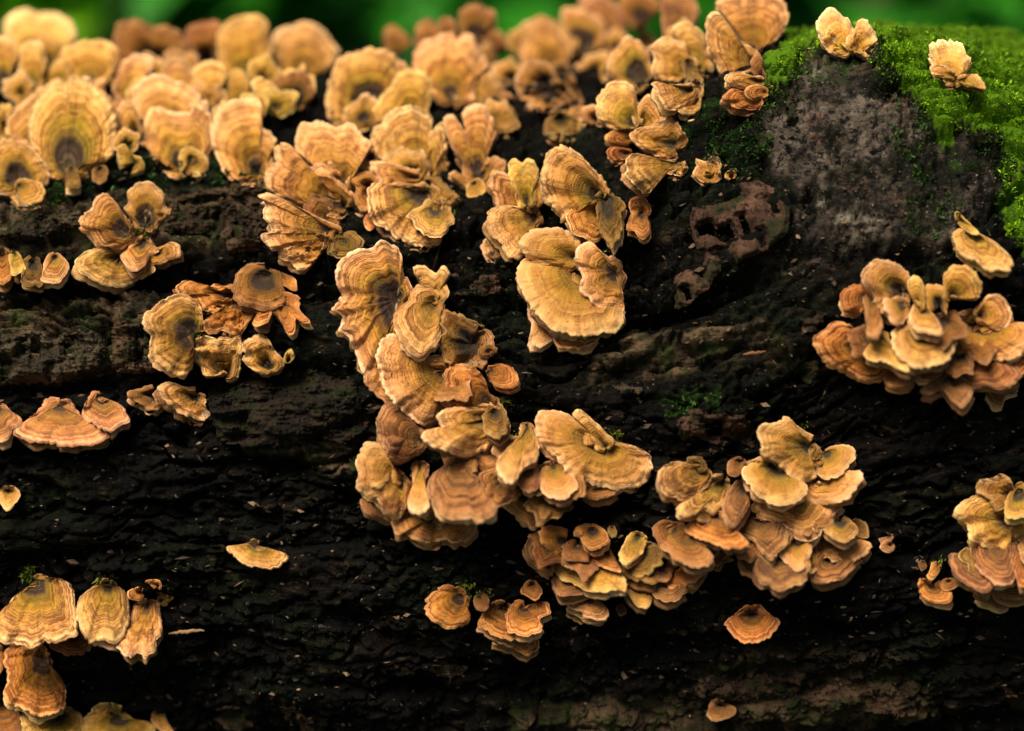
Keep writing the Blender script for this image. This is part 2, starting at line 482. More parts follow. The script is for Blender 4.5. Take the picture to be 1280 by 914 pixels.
def grid_faces(n, m, wrap_m=False):
    i, j = np.meshgrid(np.arange(n - 1), np.arange(m if wrap_m else m - 1), indexing='ij')
    j2 = (j + 1) % m
    return np.stack([i * m + j, i * m + j2, (i + 1) * m + j2, (i + 1) * m + j], -1).reshape(-1, 4)
def tag(o, label, cat, group=None):
    o['label'] = label; o['category'] = cat
    if group: o['group'] = group
    return o
def empty(name, loc):
    o = bpy.data.objects.new(name, None); col.objects.link(o)
    o.location = loc; o.empty_display_size = .01
    return o

# ------------------------------------------------------------------ ground
def ground():
    m, nt, b = newmat('forest_floor'); q = NT(nt)
    co = q.n('TexCoord').outputs['Object']
    c = q.mix(q.maprange(q.noise(co, 2.2, 4), .42, .62), (.012, .050, .004), (.028, .022, .011))
    c = q.mix(q.maprange(q.noise(co, 25, 4), .5, .7), c, (.018, .075, .006))
    q.l(c, b.inputs['Base Color']); b.inputs['Roughness'].default_value = .95
    q.l(q.bump(q.noise(co, 40, 5), .8, .02), b.inputs['Normal'])
    def ax(n): 
        t = np.linspace(-1, 1, n); return np.sign(t) * (np.abs(t) * 3 + (np.abs(t) ** 6) * 147)
    g = ax(121); GX, GY = np.meshgrid(g, g, indexing='ij')
    Z = .03 * fbm(GX / .8, GY / .8, 4) * sstep(.25, .8, np.abs(GY)) 
    V = np.stack([GX, GY, Z], -1).reshape(-1, 3)
    o = link('ground', mesh_np('ground', V, grid_faces(121, 121)), m)
    o['kind'] = 'structure'
ground()

# ------------------------------------------------------------------ the fallen log
log_root = empty('fallen_log', (0, 0, 0))
tag(log_root, 'thick fallen log with dark wet bark, moss and bracket fungi', 'log')
def build_trunk():
    n, m = X.shape
    V = np.stack([X, -rr * np.cos(PH), AXIS_Z + rr * np.sin(PH)], -1).reshape(-1, 3)
    Fq = grid_faces(n, m, wrap_m=True)
    Fq = Fq[:, ::-1]
    me = mesh_np('trunk', V, Fq)
    li = np.zeros(X.shape)
    for cx, cy, w in ((1062, 262, 11), (1015, 245, 7), (1020, 85, 5), (1085, 268, 5)):
        li = np.maximum(li, np.exp(-(np.hypot(QX + wx - cx, (QY + wy - cy) * 1.3) / w) ** 2) * front)
    fattr(me, 'grey', gm); fattr(me, 'moss', moss.astype(float)); fattr(me, 'dmoss', dmoss.astype(float)); fattr(me, 'lichen', li); fattr(me, 'strip', strip)
    link('trunk', me, MAT['bark'], log_root)
    # sawn ends
    for s in (0, n - 1):
        ring = V.reshape(n, m, 3)[s]
        c = ring.mean(0, keepdims=True)
        VV = np.concatenate([ring, c]); idx = np.arange(m)
        T = np.stack([idx, (idx + 1) % m, np.full(m, m)], -1)
        link('cut_end', mesh_np('cut_end', VV, T if s else T[:, ::-1]), MAT['brown'], log_root)
build_trunk()

TILE = dict(a=(0,0,1), A=(0,0,4), B=(240,0,4), C=(480,0,4), D=(720,0,4), E=(960,0,4), F=(0,180,4), G=(280,130,4), H=(520,180,4), I=(0,360,4),
            J=(160,320,4), K=(390,290,4), L=(420,460,4), M=(560,480,4), N=(500,620,4), O=(800,500,4), P=(960,260,3.5156),
            Q=(1080,560,4.155), R=(0,700,4.269), S=(640,620,4), T=(760,380,4), U=(780,690,2.56), V=(240,690,2.37),
            W=(0,590,2.821), X=(600,170,3.265), Y=(780,180,3.807), Z=(0,290,2.977))
def tp(t, pts):
    ox, oy, s = TILE[t]
    return np.array([(ox + x / s, oy + y / s) for x, y in pts])

def bark_plate(t, outline, holes, mat, thick=.0035, lift=.0010, cell=1.3, name='bark_plate', curl=0.0, label=None, rough=.0008, warp=11, flat=False):
    pl = tp(t, outline); hs = [tp(t, h) for h in holes]
    x0, y0 = pl.min(0) - 4; x1, y1 = pl.max(0) + 4
    nx, ny = int((x1 - x0) / cell) + 1, int((y1 - y0) / cell) + 1
    gx, gy = np.meshgrid(x0 + np.arange(nx) * cell, y0 + np.arange(ny) * cell, indexing='ij')
    jx = gx + fbm(gx / 16, gy / 16, 5, .65) * warp; jy = gy + fbm(gx / 16 + 50, gy / 16, 5, .65) * warp
    ins = in_poly(jx, jy, pl)
    ed = dist_poly(jx, jy, list(pl) + [pl[0]])
    for h in hs:
        ins &= ~in_poly(jx, jy, h); ed = np.minimum(ed, dist_poly(jx, jy, list(h) + [h[0]]))
    sm = logd(gx, gy)
    ok = sm < 5
    # follow the trunk, smoothed
    k = 4
    pad = np.pad(np.where(ok, sm, np.nanmean(sm[ok])), k, mode='edge')
    acc = np.zeros_like(sm)
    for a in range(-k, k + 1, 2):
        for b_ in range(-k, k + 1, 2):
            acc += pad[k + a:k + a + nx, k + b_:k + b_ + ny]
    base = np.minimum(acc / 25, sm)
    if flat:                                             # a stiff plate bridging the bumps under it
        cx_ = np.stack([gx.ravel() * 0 + 1, gx.ravel(), gy.ravel(), gx.ravel() ** 2, gy.ravel() ** 2, gx.ravel() * gy.ravel()], 1)
        m_ = (ins & ok).ravel()
        co_ = np.linalg.lstsq(cx_[m_], sm.ravel()[m_], rcond=None)[0]
        base = (cx_ @ co_).reshape(sm.shape) - .0012
        bot_flat = np.maximum(sm, base) + .002
    th = thick * .75 * (0.15 + 0.85 * sstep(0, 9, ed)) * (1 + .2 * fbm(gx / 30, gy / 30, 3)) + rough * fbm(gx / 14, gy / 6, 5, .65)
    if curl: th = th + curl * sstep(.35, 1, (gy - y0) / (y1 - y0)) ** 2
    top = base - lift - th
    bot = bot_flat if flat else base + .002
    D = ray(gx, gy)
    Vt = (CAM + top[..., None] * D).reshape(-1, 3); Vb = (CAM + bot[..., None] * D).reshape(-1, 3)
    q = ins[:-1, :-1] & ins[1:, :-1] & ins[1:, 1:] & ins[:-1, 1:] & ok[:-1, :-1]
    ii, jj = np.nonzero(q)
    if len(ii) < 6: return
    idx = lambda a, b_: a * ny + b_
    F1 = np.stack([idx(ii, jj), idx(ii, jj + 1), idx(ii + 1, jj + 1), idx(ii + 1, jj)], -1)
    off = nx * ny
    sides = []
    qp = np.pad(q, 1)
    for di, dj, e0, e1 in ((-1, 0, (0, 1), (0, 0)), (1, 0, (1, 0), (1, 1)), (0, -1, (0, 0), (1, 0)), (0, 1, (1, 1), (0, 1))):
        nb = qp[1 + ii + di, 1 + jj + dj]
        a = ii[~nb]; b_ = jj[~nb]
        p0 = idx(a + e0[0], b_ + e0[1]); p1 = idx(a + e1[0], b_ + e1[1])
        sides.append(np.stack([p0, p1, p1 + off, p0 + off], -1))
    Fq = np.concatenate([F1] + sides)
    V = np.concatenate([Vt, Vb])
    used, inv = np.unique(Fq, return_inverse=True)
    me = mesh_np(name, V[used], inv.reshape(Fq.shape), smooth=True)
    o = link(name, me, MAT[mat], log_root)
    if label: o['label'] = label

bark_plate('Y', [(318,300),(430,285),(560,245),(548,185),(640,168),(740,225),(792,300),(785,420),(705,490),(610,540),(540,575),(500,520),(450,500),(465,600),(400,690),(300,780),(238,786),(225,650),(290,580),(350,600),(335,480),(310,380)],
           [[(548,350),(575,342),(605,440),(580,445)], [(685,258),(715,262),(738,330),(715,335)], [(640,415),(660,410),(675,480),(655,490)],
            [(350,400),(410,375),(440,415),(500,385),(530,440),(480,465),(430,440),(395,430),(360,440)], [(285,690),(310,690),(318,740),(295,745)],
            [(420,520),(500,480),(480,540)], [(330,520),(375,520),(370,640),(345,610)]],
           'red', .0052, rough=.0012, warp=4.0, flat=True, label='reddish-brown bark plate with torn slits')
bark_plate('F', [(0,430),(80,400),(200,350),(400,318),(425,380),(270,450),(140,495),(60,470),(0,470)], [[(190,370),(230,370),(200,440)]], 'greyplate', .003)
bark_plate('F', [(815,330),(870,275),(980,240),(1100,205),(1330,215),(1330,520),(1230,550),(1150,545),(1110,480),(1000,455),(815,445)],
           [[(900,300),(925,290),(905,390),(880,390)], [(985,280),(1000,270),(985,370)], [(1080,350),(1110,350),(1105,440),(1070,430)], [(1190,300),(1225,300),(1200,450),(1170,460)], [(1035,280),(1055,280),(1045,370),(1030,370)]], 'brown', .0025, rough=.0022, warp=8)
bark_plate('I', [(-60,230),(100,225),(200,215),(300,238),(385,212),(480,215),(535,255),(530,345),(475,432),(340,478),(150,480),(-60,490)],
           [[(92,240),(132,235),(130,330),(95,325)], [(168,232),(200,235),(195,345),(165,345)], [(318,245),(372,235),(370,330),(325,345)], [(10,380),(48,378),(40,455),(8,455)], [(238,385),(258,380),(252,475),(240,470)]], 'greyplate', .0032, rough=.0018, warp=8)
bark_plate('I', [(558,185),(600,150),(650,170),(745,150),(765,330),(830,420),(690,440),(552,408)], [[(680,215),(720,210),(715,370),(675,380)]], 'brown', .003, rough=.0018, warp=8)
bark_plate('Z', [(770,570),(815,525),(1000,500),(1200,515),(1330,560),(1360,740),(1280,790),(1180,775),(1090,765),(1010,800),(960,822),(905,812),(880,790),(815,785),(780,700)], [], 'dark', .004, .001, curl=.006, rough=.0030, label='dark torn bark flap curling off the trunk')
bark_plate('T', [(330,620),(400,520),(470,530),(580,555),(690,545),(745,700),(730,735),(600,665),(540,715),(440,680),(370,672)], [[(480,600),(560,585),(570,650),(500,655)]], 'red', .0035)
bark_plate('U', [(555,470),(640,430),(740,425),(860,425),(900,470),(950,540),(850,545),(700,542),(630,520)], [], 'brown', .004, rough=.0025)
bark_plate('U', [(270,440),(380,400),(460,390),(555,445),(530,475),(430,470),(300,485)], [], 'brown', .003, rough=.0025)
bark_plate('U', [(535,370),(600,330),(760,310),(900,330),(890,385),(700,385),(600,395)], [[(640,350),(700,345),(690,370)]], 'dark', .004, rough=.0025)
bark_plate('U', [(1210,430),(1330,440),(1330,540),(1260,510),(1215,465)], [], 'brown', .004)
bark_plate('N', [(120,855),(200,795),(290,830),(350,850),(320,885),(240,920),(180,890)], [], 'brown', .003)
bark_plate('K', [(690,330),(790,265),(860,195),(945,225),(955,315),(840,325)], [], 'red', .002)
bark_plate('M', [(800,20),(900,-5),(985,30),(960,60),(860,45)], [], 'greyplate', .002)
bark_plate('L', [(20,230),(110,220),(200,200),(190,270),(110,330),(50,300)], [], 'brown', .002)
bark_plate('V', [(250,455),(300,452),(350,490),(400,531),(380,580),(310,580),(290,520)], [[(290,480),(300,478),(330,540),(320,545)]], 'brown', .003)
bark_plate('V', [(100,450),(150,470),(190,520),(130,540),(60,500)], [], 'brown', .002)
bark_plate('T', [(960,300),(1060,280),(1070,350),(1010,420),(960,380)], [], 'brown', .002)
bark_plate('T', [(965,60),(1010,70),(1060,20),(1090,60),(1080,110),(1020,160),(965,140)], [], 'brown', .003)
bark_plate('E', [(95,440),(130,440),(150,600),(120,620),(90,590)], [], 'greyplate', .003)

# ------------------------------------------------------------------ bracket fungi
MPP = FOCUS * KP                                        # metres a pixel covers at the log's front
def catmull(pts, n):
    p = np.concatenate([[2 * pts[0] - pts[1]], pts, [2 * pts[-1] - pts[-2]]])
    out = []
    for i in range(1, len(p) - 2):
        t = np.linspace(0, 1, 24, endpoint=False)[:, None]
        a, b_, c, d = p[i - 1], p[i], p[i + 1], p[i + 2]
        out.append(.5 * ((2 * b_) + (c - a) * t + (2 * a - 5 * b_ + 4 * c - d) * t ** 2 + (3 * b_ - a - 3 * c + d) * t ** 3))
    q = np.concatenate(out + [pts[-1:]])
    L = np.concatenate([[0], np.cumsum(np.hypot(*np.diff(q, axis=0).T))])
    s = np.linspace(0, L[-1], n)
    return np.stack([np.interp(s, L, q[:, 0]), np.interp(s, L, q[:, 1])], -1), s

ncap = 0
UPC = np.array([0.0, 1.0])
def make_cap(t, a, pts, mat='tan', lift=None, d=.20, dome=.10, frill=1.0, wave=1.0, z=0.0, curl=.08, tier=True):
    global ncap
    ncap += 1
    sd = ncap * 7.77
    A = tp(t, [a])[0]; Mg = tp(t, pts)
    span = np.hypot(*np.diff(Mg, axis=0).T).sum()
    ns = int(np.clip(span / 2.2, 26, 190)); nt_ = int(np.clip(np.hypot(*(Mg - A).T).mean() / 2.2, 9, 34))
    def flank(p, q_):                                    # round the sides of the fan off towards its foot
        v = p - A; w = q_ - A
        sg = np.sign(v[0] * w[1] - v[1] * w[0]) or 1.0
        an_ = -sg * math.radians(48)
        rot = lambda k_, a_: A + k_ * np.array([v[0] * math.cos(a_) - v[1] * math.sin(a_), v[0] * math.sin(a_) + v[1] * math.cos(a_)])
        return [rot(.60, an_), rot(.34, an_ * 2.1)]
    ang_ = np.unwrap(np.arctan2(Mg[:, 1] - A[1], Mg[:, 0] - A[0]))
    if abs(ang_[-1] - ang_[0]) < math.radians(265):
        fa = flank(Mg[0], Mg[1]); fb = flank(Mg[-1], Mg[-2])
        Mg = np.concatenate([fa[::-1] if abs(ang_[-1] - ang_[0]) < math.radians(190) else fa[:1], Mg, fb if abs(ang_[-1] - ang_[0]) < math.radians(190) else fb[:1]])
    C, s = catmull(Mg, ns)
    rad = np.hypot(*(C - A).T)
    Rm = rad.mean()
    if Rm < 17: d = min(d, .09)                          # young caps have no old dark zone yet
    endf = sstep(0, .08, np.linspace(0, 1, ns)) * sstep(0, .08, 1 - np.linspace(0, 1, ns))
    sc = perlin(s / 15, sd + 0 * s); sc2 = perlin(s / 6, sd + 3 + 0 * s)
    lob = perlin(s / 27, sd + 6 + 0 * s)
    scal = 2.2 * lob + 2.0 * sc - 2.2 * np.exp(-(sc / .09) ** 2) + 1.7 * sc2 + .9 * perlin(s / 3.2, sd + 12 + 0 * s)                 # scalloped edge, in pixels
    k = 1 + frill * endf * scal * min(1, Rm / 30) / np.maximum(rad, 8)
    C = A + (C - A) * k[:, None]
    # growth direction in the picture and the plane the cap lies in
    g = (C.mean(0) - A); g = np.array([g[0], -g[1]]); gn = np.linalg.norm(g); g = g / max(gn, 1e-6)
    dirw = min(1.0, gn / (.45 * Rm))
    if lift is None: lift = (.42 - .70 * g[1])
    lift *= dirw
    N = np.array([-lift * g[0], -lift * g[1] + .16, 1.0]); N /= np.linalg.norm(N)   # camera space: right, up, towards camera
    hub = .05
    T = np.concatenate([[0.0], hub + (1 - hub) * np.linspace(0, 1, nt_ - 1) ** .92])
    TT, SS = np.meshgrid(T, np.arange(ns), indexing='ij')
    bend = perlin(s / max(Rm, 12) * .9, sd + 9 + 0 * s)
    PX = A[0] + (C[:, 0] - A[0])[None] * TT; PY = A[1] + (C[:, 1] - A[1])[None] * TT
    dx = (PX - A[0]) * MPP; dy = -(PY - A[1]) * MPP
    toward = -(N[0] * dx + N[1] * dy) / max(N[2], .4)
    zone = np.where(TT < d, .34 * TT / max(d, 1e-3), .34 + .66 * (TT - d) / (1 - d))
    R_ = Rm * MPP
    w1 = perlin(s / (Rm * .55 + 4), sd + 1.5 + 0 * s); w2 = perlin(s / 13, sd + 4.5 + 0 * s)
    SW = np.clip(SS + TT * 0 + (7 * perlin(TT * 2.6 + sd, SS / 26.0) + 2.5 * perlin(TT * 7 + sd, SS / 9.0)) * (1 - .6 * TT), 0, ns - 1)
    smp = lambda a_: np.interp(SW, np.arange(ns), a_)
    rel = dome * np.sin(np.pi * np.clip(TT, 0, 1) ** .8) - curl * TT ** 5
    rel = rel + wave * (.22 * TT ** 1.5 * smp(w1) + (.055 * TT ** 1.8) * smp(w2) + .10 * TT ** 1.6 * smp(lob))
    sck = np.exp(-(sc / .10) ** 2)
    rel = rel - .06 * frill * smp(sck) * TT ** 3
    zw = zone + .05 * perlin(SS / 14.0, sd + TT * 2)
    rel = rel + .045 * perlin(zw * 8 + sd, 0 * zw + sd) * sstep(.1, .4, TT) + .022 * perlin(zw * 19 + sd, 0 * zw + sd) * sstep(.1, .4, TT)
    rf = perlin(s / 7.5, sd + 8 + 0 * s)
    rel = rel + .050 * frill * TT ** 2.5 * smp(rf) * min(1, 30 / Rm + .4)
    rel = rel + .050 * fbm(PX / 15 + sd, PY / 15, 4) * TT + (.35 / max(Rm, 12)) * fbm(PX / 6 + sd, PY / 6, 3) * sstep(.05, .3, TT)
    toward = toward + rel * R_
    ld = logd(PX, PY)
    a_d = float(logd(A[0:1], A[1:2])[0])
    if a_d > 5:                                          # attached on the far slope: just over the skyline
        yy = A[1]
        while a_d > 5 and yy < 300:
            yy += 3; a_d = float(logd(A[0:1], np.array([yy]))[0])
    depth0 = a_d - .0012 - z * .001
    dep = depth0 - toward
    # keep clear of the caps already standing there
    bi = np.clip(np.rint((PX - BX0) / BS), 0, bw - 1).astype(int); bj = np.clip(np.rint((PY - BY0) / BS), 0, bh - 1).astype(int)
    cd = CAPD[bj, bi]
    ov = (cd < 5) & (TT > .12)
    if ov.sum() > 8:
        viol = np.clip(dep[ov] - (cd[ov] - .0012), 0, .0075)
        sh = np.percentile(viol, 80)
        dep = dep - sh * (.35 + .65 * sstep(0, .5, TT))
    lim = ld - .0006 - .0022 * sstep(.1, .8, TT)
    over = np.clip(dep - lim, 0, None)
    # lift whole cap a little, then press the rest against the bark
    if (over > 0).any():
        sh = min(np.percentile(over[TT > .3], 80) if (TT > .3).any() else 0, .012)
        dep = dep - sh * sstep(0, .6, TT)
    dep = np.minimum(dep, lim)
    np.minimum.at(CAPD, (bj, bi), dep)
    Dr = ray(PX, PY)
    top = CAM + dep[..., None] * Dr
    Nw = N[0] * R_DIR + N[1] * U_DIR - N[2] * F_DIR
    th = np.clip(R_ * .09, .0007, .0022) * (1 - .55 * TT ** 2)
    under = top - Nw * th[..., None]
    under = under * .985 + .015 * (CAM + depth0 * ray(A[0], A[1]))
    rim_mid = (top[-1] + under[-1]) / 2 + (top[-1] - top[-2]) / np.maximum(np.linalg.norm(top[-1] - top[-2], axis=1, keepdims=True), 1e-6) * (th[-1] * .45)[:, None]
    ui = np.unique(np.rint(np.linspace(nt_ - 1, 0, max(4, nt_ // 3))).astype(int))[::-1]
    rows = np.concatenate([top, rim_mid[None], under[ui]])
    nr = rows.shape[0]
    V = rows.reshape(-1, 3)
    Fq = grid_faces(nr, ns)
    # root: short neck from the centre back into the bark
    root_d = a_d + .003
    nb = 8
    # close the straight sides between top and underside
    mid = nt_
    vid = lambda r, j: r * ns + j
    side = []
    for j in (0, ns - 1):
        ks = list(range(nt_)); us = [nt_ + 1 + int(np.argmin(np.abs(ui - k))) for k in ks]
        for k in range(nt_ - 1):
            if us[k] != us[k + 1]: side.append((vid(k, j), vid(k + 1, j), vid(us[k + 1], j), vid(us[k], j)))
            else: side.append((vid(k, j), vid(k + 1, j), vid(us[k], j), vid(us[k], j)))
    ring = []
    rr_ = max(1.6, min(5.0, Rm * .09))
    v0 = len(V)
    an = np.linspace(0, 2 * np.pi, nb, endpoint=False)
    c_d = dep[0, 0]
    rp = []
    for dd, f in ((c_d + .0006, .8), ((c_d + root_d) / 2, .9), (root_d, 1.6)):
        rp.append(CAM + dd * ray(A[0] + np.cos(an) * rr_ * f, A[1] + np.sin(an) * rr_ * f))
    V = np.concatenate([V] + rp)
    RF = grid_faces(3, nb, wrap_m=True) + v0
    tri_ok = [q_ for q_ in side]
    allF = [tuple(map(int, f)) for f in tri_ok]
    me = bpy.data.meshes.new('cap')
    faces = Fq.tolist() + [list(dict.fromkeys(f)) for f in allF if len(set(f)) >= 3] + RF.tolist()
    me.from_pydata(V.tolist(), [], faces)
    me.validate()
    me.polygons.foreach_set('use_smooth', np.ones(len(me.polygons), bool))
    me.update()
    zr = np.concatenate([zone.ravel(), np.ones(ns), np.repeat(zone[ui].mean(1), ns), np.zeros(3 * nb)])
    arc = s * MPP * 650
    ar = np.concatenate([np.tile(arc, nr), np.zeros(3 * nb)])
    un = np.concatenate([np.zeros(nt_ * ns), np.full(ns, .3), np.ones(len(ui) * ns), np.zeros(3 * nb)])
    fattr(me, 'zone', zr); fattr(me, 'ang', ar); fattr(me, 'under', un)
    me.materials.append(MAT[mat])
    base = CAM + root_d * ray(A[0], A[1])
    low = None
    if tier and Rm > 15:                                 # a second, lower tier growing out under the cap
        r2 = np.random.default_rng(ncap)
        js = np.unique(np.rint(np.linspace(0, ns - 1, max(18, int(ns / 1.6)))).astype(int)); it = np.unique(np.rint(np.linspace(0, nt_ - 1, max(6, nt_ // 2))).astype(int))
        gi, gj = np.ix_(it, js)
        t2 = TT[gi, gj]
        off = np.array([g[0], -g[1]]) * 2.0 + np.array([r2.uniform(-3, 3), r2.uniform(3.5, 7.0)])
        k2 = 1 + .10 * perlin(s[js] / 24, sd + 31 + 0 * js) + 2.2 * perlin(s[js] / 9, sd + 33 + 0 * js) / np.maximum(rad[js], 10)
        qx = A[0] + (PX[gi, gj] - A[0]) * k2 * .97 + off[0] * t2; qy = A[1] + (PY[gi, gj] - A[1]) * k2 * .97 + off[1] * t2
        qd = dep[gi, gj] + .0010 + (.0030 + .0012 * perlin(s[js] / 20, sd + 35 + 0 * js)) * t2
        qd = np.minimum(qd, logd(qx, qy) - .0004)
        tp2 = CAM + qd[..., None] * ray(qx, qy)
        un2 = tp2 - Nw * .0010
        m_, n_ = tp2.shape[:2]
        V2 = np.concatenate([tp2, un2[::-1]]).reshape(-1, 3)
        low = mesh_np('cap', V2, grid_faces(2 * m_, n_))
        fattr(low, 'zone', np.concatenate([zone[gi, gj], np.ones_like(t2)]).ravel()); fattr(low, 'ang', np.tile(arc[js], 2 * m_))
        fattr(low, 'under', np.concatenate([np.zeros(m_ * n_), np.ones(m_ * n_)]))
        low.materials.append(MAT[mat if r2.random() < .35 else r2.choice(['grey_shaded_cap', 'brown_cap', 'plain'])])
    return [me] + ([low] if low else []), base

def fungus(label, caps, group=None):
    single = len(caps) == 1
    built = []
    for c in caps:
        o_ = dict(c[3] if len(c) > 3 else {})
        if single: o_['tier'] = False
        ms, b_ = make_cap(*c[:3], **o_)
        built += [(m_, b_) for m_ in ms]
    if len(built) == 1:
        o = bpy.data.objects.new('bracket_fungus', built[0][0]); col.objects.link(o)
    else:
        o = empty('bracket_fungus', built[0][1])
        for me, b_ in built:
            c = bpy.data.objects.new('cap', me); col.objects.link(c)
            c.parent = o; c.location = -Vector(built[0][1])
    tag(o, label, 'fungus', group)
    return o

def k(**a): return a
def fan(x, y, r, ang, half=75, **o):
    """a small rounded fan for filling in: foot, reach and growth direction (0 = up, clockwise), all in picture units"""
    rr_ = np.random.default_rng(int(x * 31 + y * 7))
    pts = []
    for a_ in np.linspace(-half, half, 8):
        q_ = math.radians(ang + a_); l_ = r * rr_.uniform(.72, 1.12) * (1 - .22 * abs(a_) / half)
        pts.append((x + math.sin(q_) * l_, y - math.cos(q_) * l_))
    o.setdefault('mat', str(rr_.choice(['tan', 'yellow', 'tan', 'plain'])))
    o.setdefault('d', float(rr_.uniform(.05, .35)))
    return ('a', (x, y), pts, k(tier=False, frill=1.6, wave=1.6, **o))
TOPG = 'rosettes of bracket fungi along the crest of the log'
# --- crest of the log, left part (the farthest ones first)
fungus('pale blurred broad bracket fungus rising behind the big banded fan on the crest', [
    ('A', (190,340), [(60,300),(20,220),(15,150),(40,80),(110,50),(190,68),(280,62),(350,110),(380,190),(350,260),(310,310)], k(mat='pale', d=.05))])
fungus('dark brown withered bracket fungus on the crest between two yellow caps', [
    ('A', (780,330), [(560,210),(590,120),(690,90),(760,120),(840,130),(900,160),(930,230),(900,290)], k(mat='brown_cap', d=.35)),
    ('A', (1040,330), [(930,260),(935,150),(1010,105),(1100,110),(1150,180),(1130,270)], k(mat='brown_cap', d=.3))])
fungus('large yellow bracket fungus on the crest beside the round pinkish tan cap', [
    ('B', (250,370), [(130,290),(135,150),(210,85),(300,65),(360,90),(390,150),(405,220),(380,300)], k(mat='yellow', d=.1))])
fungus('round blurred pinkish tan cap with yellow green centre on the crest', [
    ('B', (560,380), [(400,320),(390,240),(410,170),(470,135),(560,105),(650,140),(700,200),(732,265),(690,340),(620,372)], k(mat='tan', d=.15))])
fungus('brownish small blurred caps huddled on the crest behind the broad double fan', [
    ('C', (70,265), [(0,200),(5,145),(55,122),(100,150),(145,210),(100,235)], k(mat='brown_cap', d=.1)),
    ('C', (220,240), [(150,200),(165,125),(220,95),(280,130),(295,185)], k(mat='brown_cap', d=.1)),
    ('C', (320,180), [(272,140),(280,95),(330,82),(362,125)], k(mat='brown_cap')),
    ('C', (450,195), [(375,140),(365,85),(410,30),(480,18),(550,60),(560,110),(510,155)], k(mat='brown_cap', d=.45)),
    ('C', (520,225), [(515,170),(565,148),(612,200),(600,232)], k(mat='brown_cap', d=.1))])
fungus('pale worn bracket fungi on the crest behind the tall fused rosette', [
    ('C', (1150,180), [(975,50),(990,-20),(1080,-40),(1150,10),(1205,90),(1200,145)], k(mat='grey_shaded_cap', d=.1)),
    ('D', (330,95), [(230,70),(210,-10),(300,-40),(400,-20),(425,40),(390,70)], k(mat='brown_cap', d=.4)),
    ('D', (520,190), [(430,90),(430,-20),(520,-50),(605,-10),(605,90),(580,150)], k(mat='grey_shaded_cap', d=.1))])
fungus('tan caps standing between the pale broad fungus and the small rosette with brown centre', [
    ('A', (20,430), [(-90,300),(-60,200),(20,172),(80,210),(88,280),(60,360)], k(mat='tan', d=.3)),
    ('A', (170,430), [(95,340),(100,240),(150,202),(212,225),(238,300),(225,380)], k(mat='pale', d=.1))])
fungus('soft yellow bracket fungus just behind the big banded fan', [
    ('A', (450,410), [(275,360),(295,260),(360,215),(460,202),(560,220),(598,285),(570,360)], k(mat='yellow', d=.12))])
fungus('row of small blurred tan and yellow caps behind the crowded dark centred rosette', [
    ('A', (640,490), [(560,450),(585,345),(640,290),(700,262),(755,282),(768,335),(720,380),(690,430)], k(mat='tan', d=.2)),
    ('A', (900,490), [(815,410),(825,320),(890,285),(955,330),(990,425)], k(mat='tan', d=.1)),
    ('B', (100,520), [(30,500),(5,410),(20,330),(80,298),(152,318),(168,385),(150,430),(178,470),(160,510)], k(mat='yellow', d=.05)),
    ('B', (230,520), [(172,460),(178,370),(225,343),(272,365),(292,435),(275,500)], k(mat='yellow', d=.1)),
    ('B', (440,530), [(350,520),(300,440),(295,400),(330,382),(385,410),(430,450),(455,510)], k(mat='yellow', d=.1)),
    ('B', (510,520), [(400,480),(400,395),(470,370),(520,343),(582,370),(592,420),(618,442),(590,500)], k(mat='brown_cap', d=.5))])
fungus('ruffled blurred small caps packed between the broad crest fans', [
    fan(x, y, r, an) for x, y, r, an in ((28,118,34,-20),(72,112,36,10),(112,128,34,25),(150,150,36,-15),(172,128,34,20),(205,150,36,0),(238,160,38,20),(258,128,30,-25),(288,150,34,15),
    (318,142,34,-10),(345,135,32,25),(12,160,32,-30),(160,185,28,-20),(40,185,30,10),(330,100,34,0),(370,110,30,30),(60,80,36,-15),(128,75,32,10),(190,95,30,0),(225,90,32,10))])
# --- left rosettes
fungus('big banded tan fan with yellow middle and dark purple brown base on the crest', [
    ('A', (200,780), [(90,700),(22,665),(38,580),(80,520),(150,465),(240,430)], k(mat='tan', d=.15)),
    ('A', (340,840), [(170,800),(145,700),(138,600),(170,500),(230,420),(290,393),(328,404),(345,372),(420,380),(480,420),(540,480),(578,560),(580,700),(560,780),(500,822)], k(mat='tan', d=.36, wave=.6)),
    ('F', (360,120), [(330,160),(330,215),(400,218),(395,150)], k(wave=2.2, mat='olive', frill=.4)),
    ('F', (500,120), [(460,140),(470,190),(520,195),(545,150),(530,115)], k(wave=2.2, frill=1.8, mat='olive'))])
fungus('small tan rosette with brown centre beside the big banded fan', [
    ('A', (90,900), [(-70,930),(-60,780),(-10,700),(60,680),(130,700),(195,770),(242,840),(245,900),(215,940)], k(mat='tan', d=.42)),
    ('F', (95,205), [(60,225),(45,265),(90,300),(140,312),(195,290),(228,250),(215,200),(160,178)], k(mat='yellow', d=.1))])
fungus('crowded tan rosette with dark mossy centre between the banded and the creased fan', [
    ('A', (690,680), [(620,692),(572,655),(578,580),(610,498),(652,498),(685,570),(705,630)], k(mat='tan', d=.2)),
    ('A', (840,660), [(700,660),(665,560),(658,460),(700,400),(790,368),(870,390),(960,430),(1003,500),(985,590)], k(mat='tan', d=.1)),
    ('A', (920,840), [(800,842),(760,790),(700,720),(715,670),(738,560),(790,528),(860,558),(940,558),(1010,523),(1062,590),(1065,700),(1045,770),(1000,820)], k(mat='tan', d=.30)),
    ('A', (680,810), [(600,830),(582,745),(620,718),(660,765),(705,790),(720,850),(650,872)], k(mat='yellow', d=.2)),
    ('A', (960,800), [(900,860),(890,780),(930,735),(990,750),(1040,800),(1030,860),(960,895)], k(mat='yellow', d=.35))])
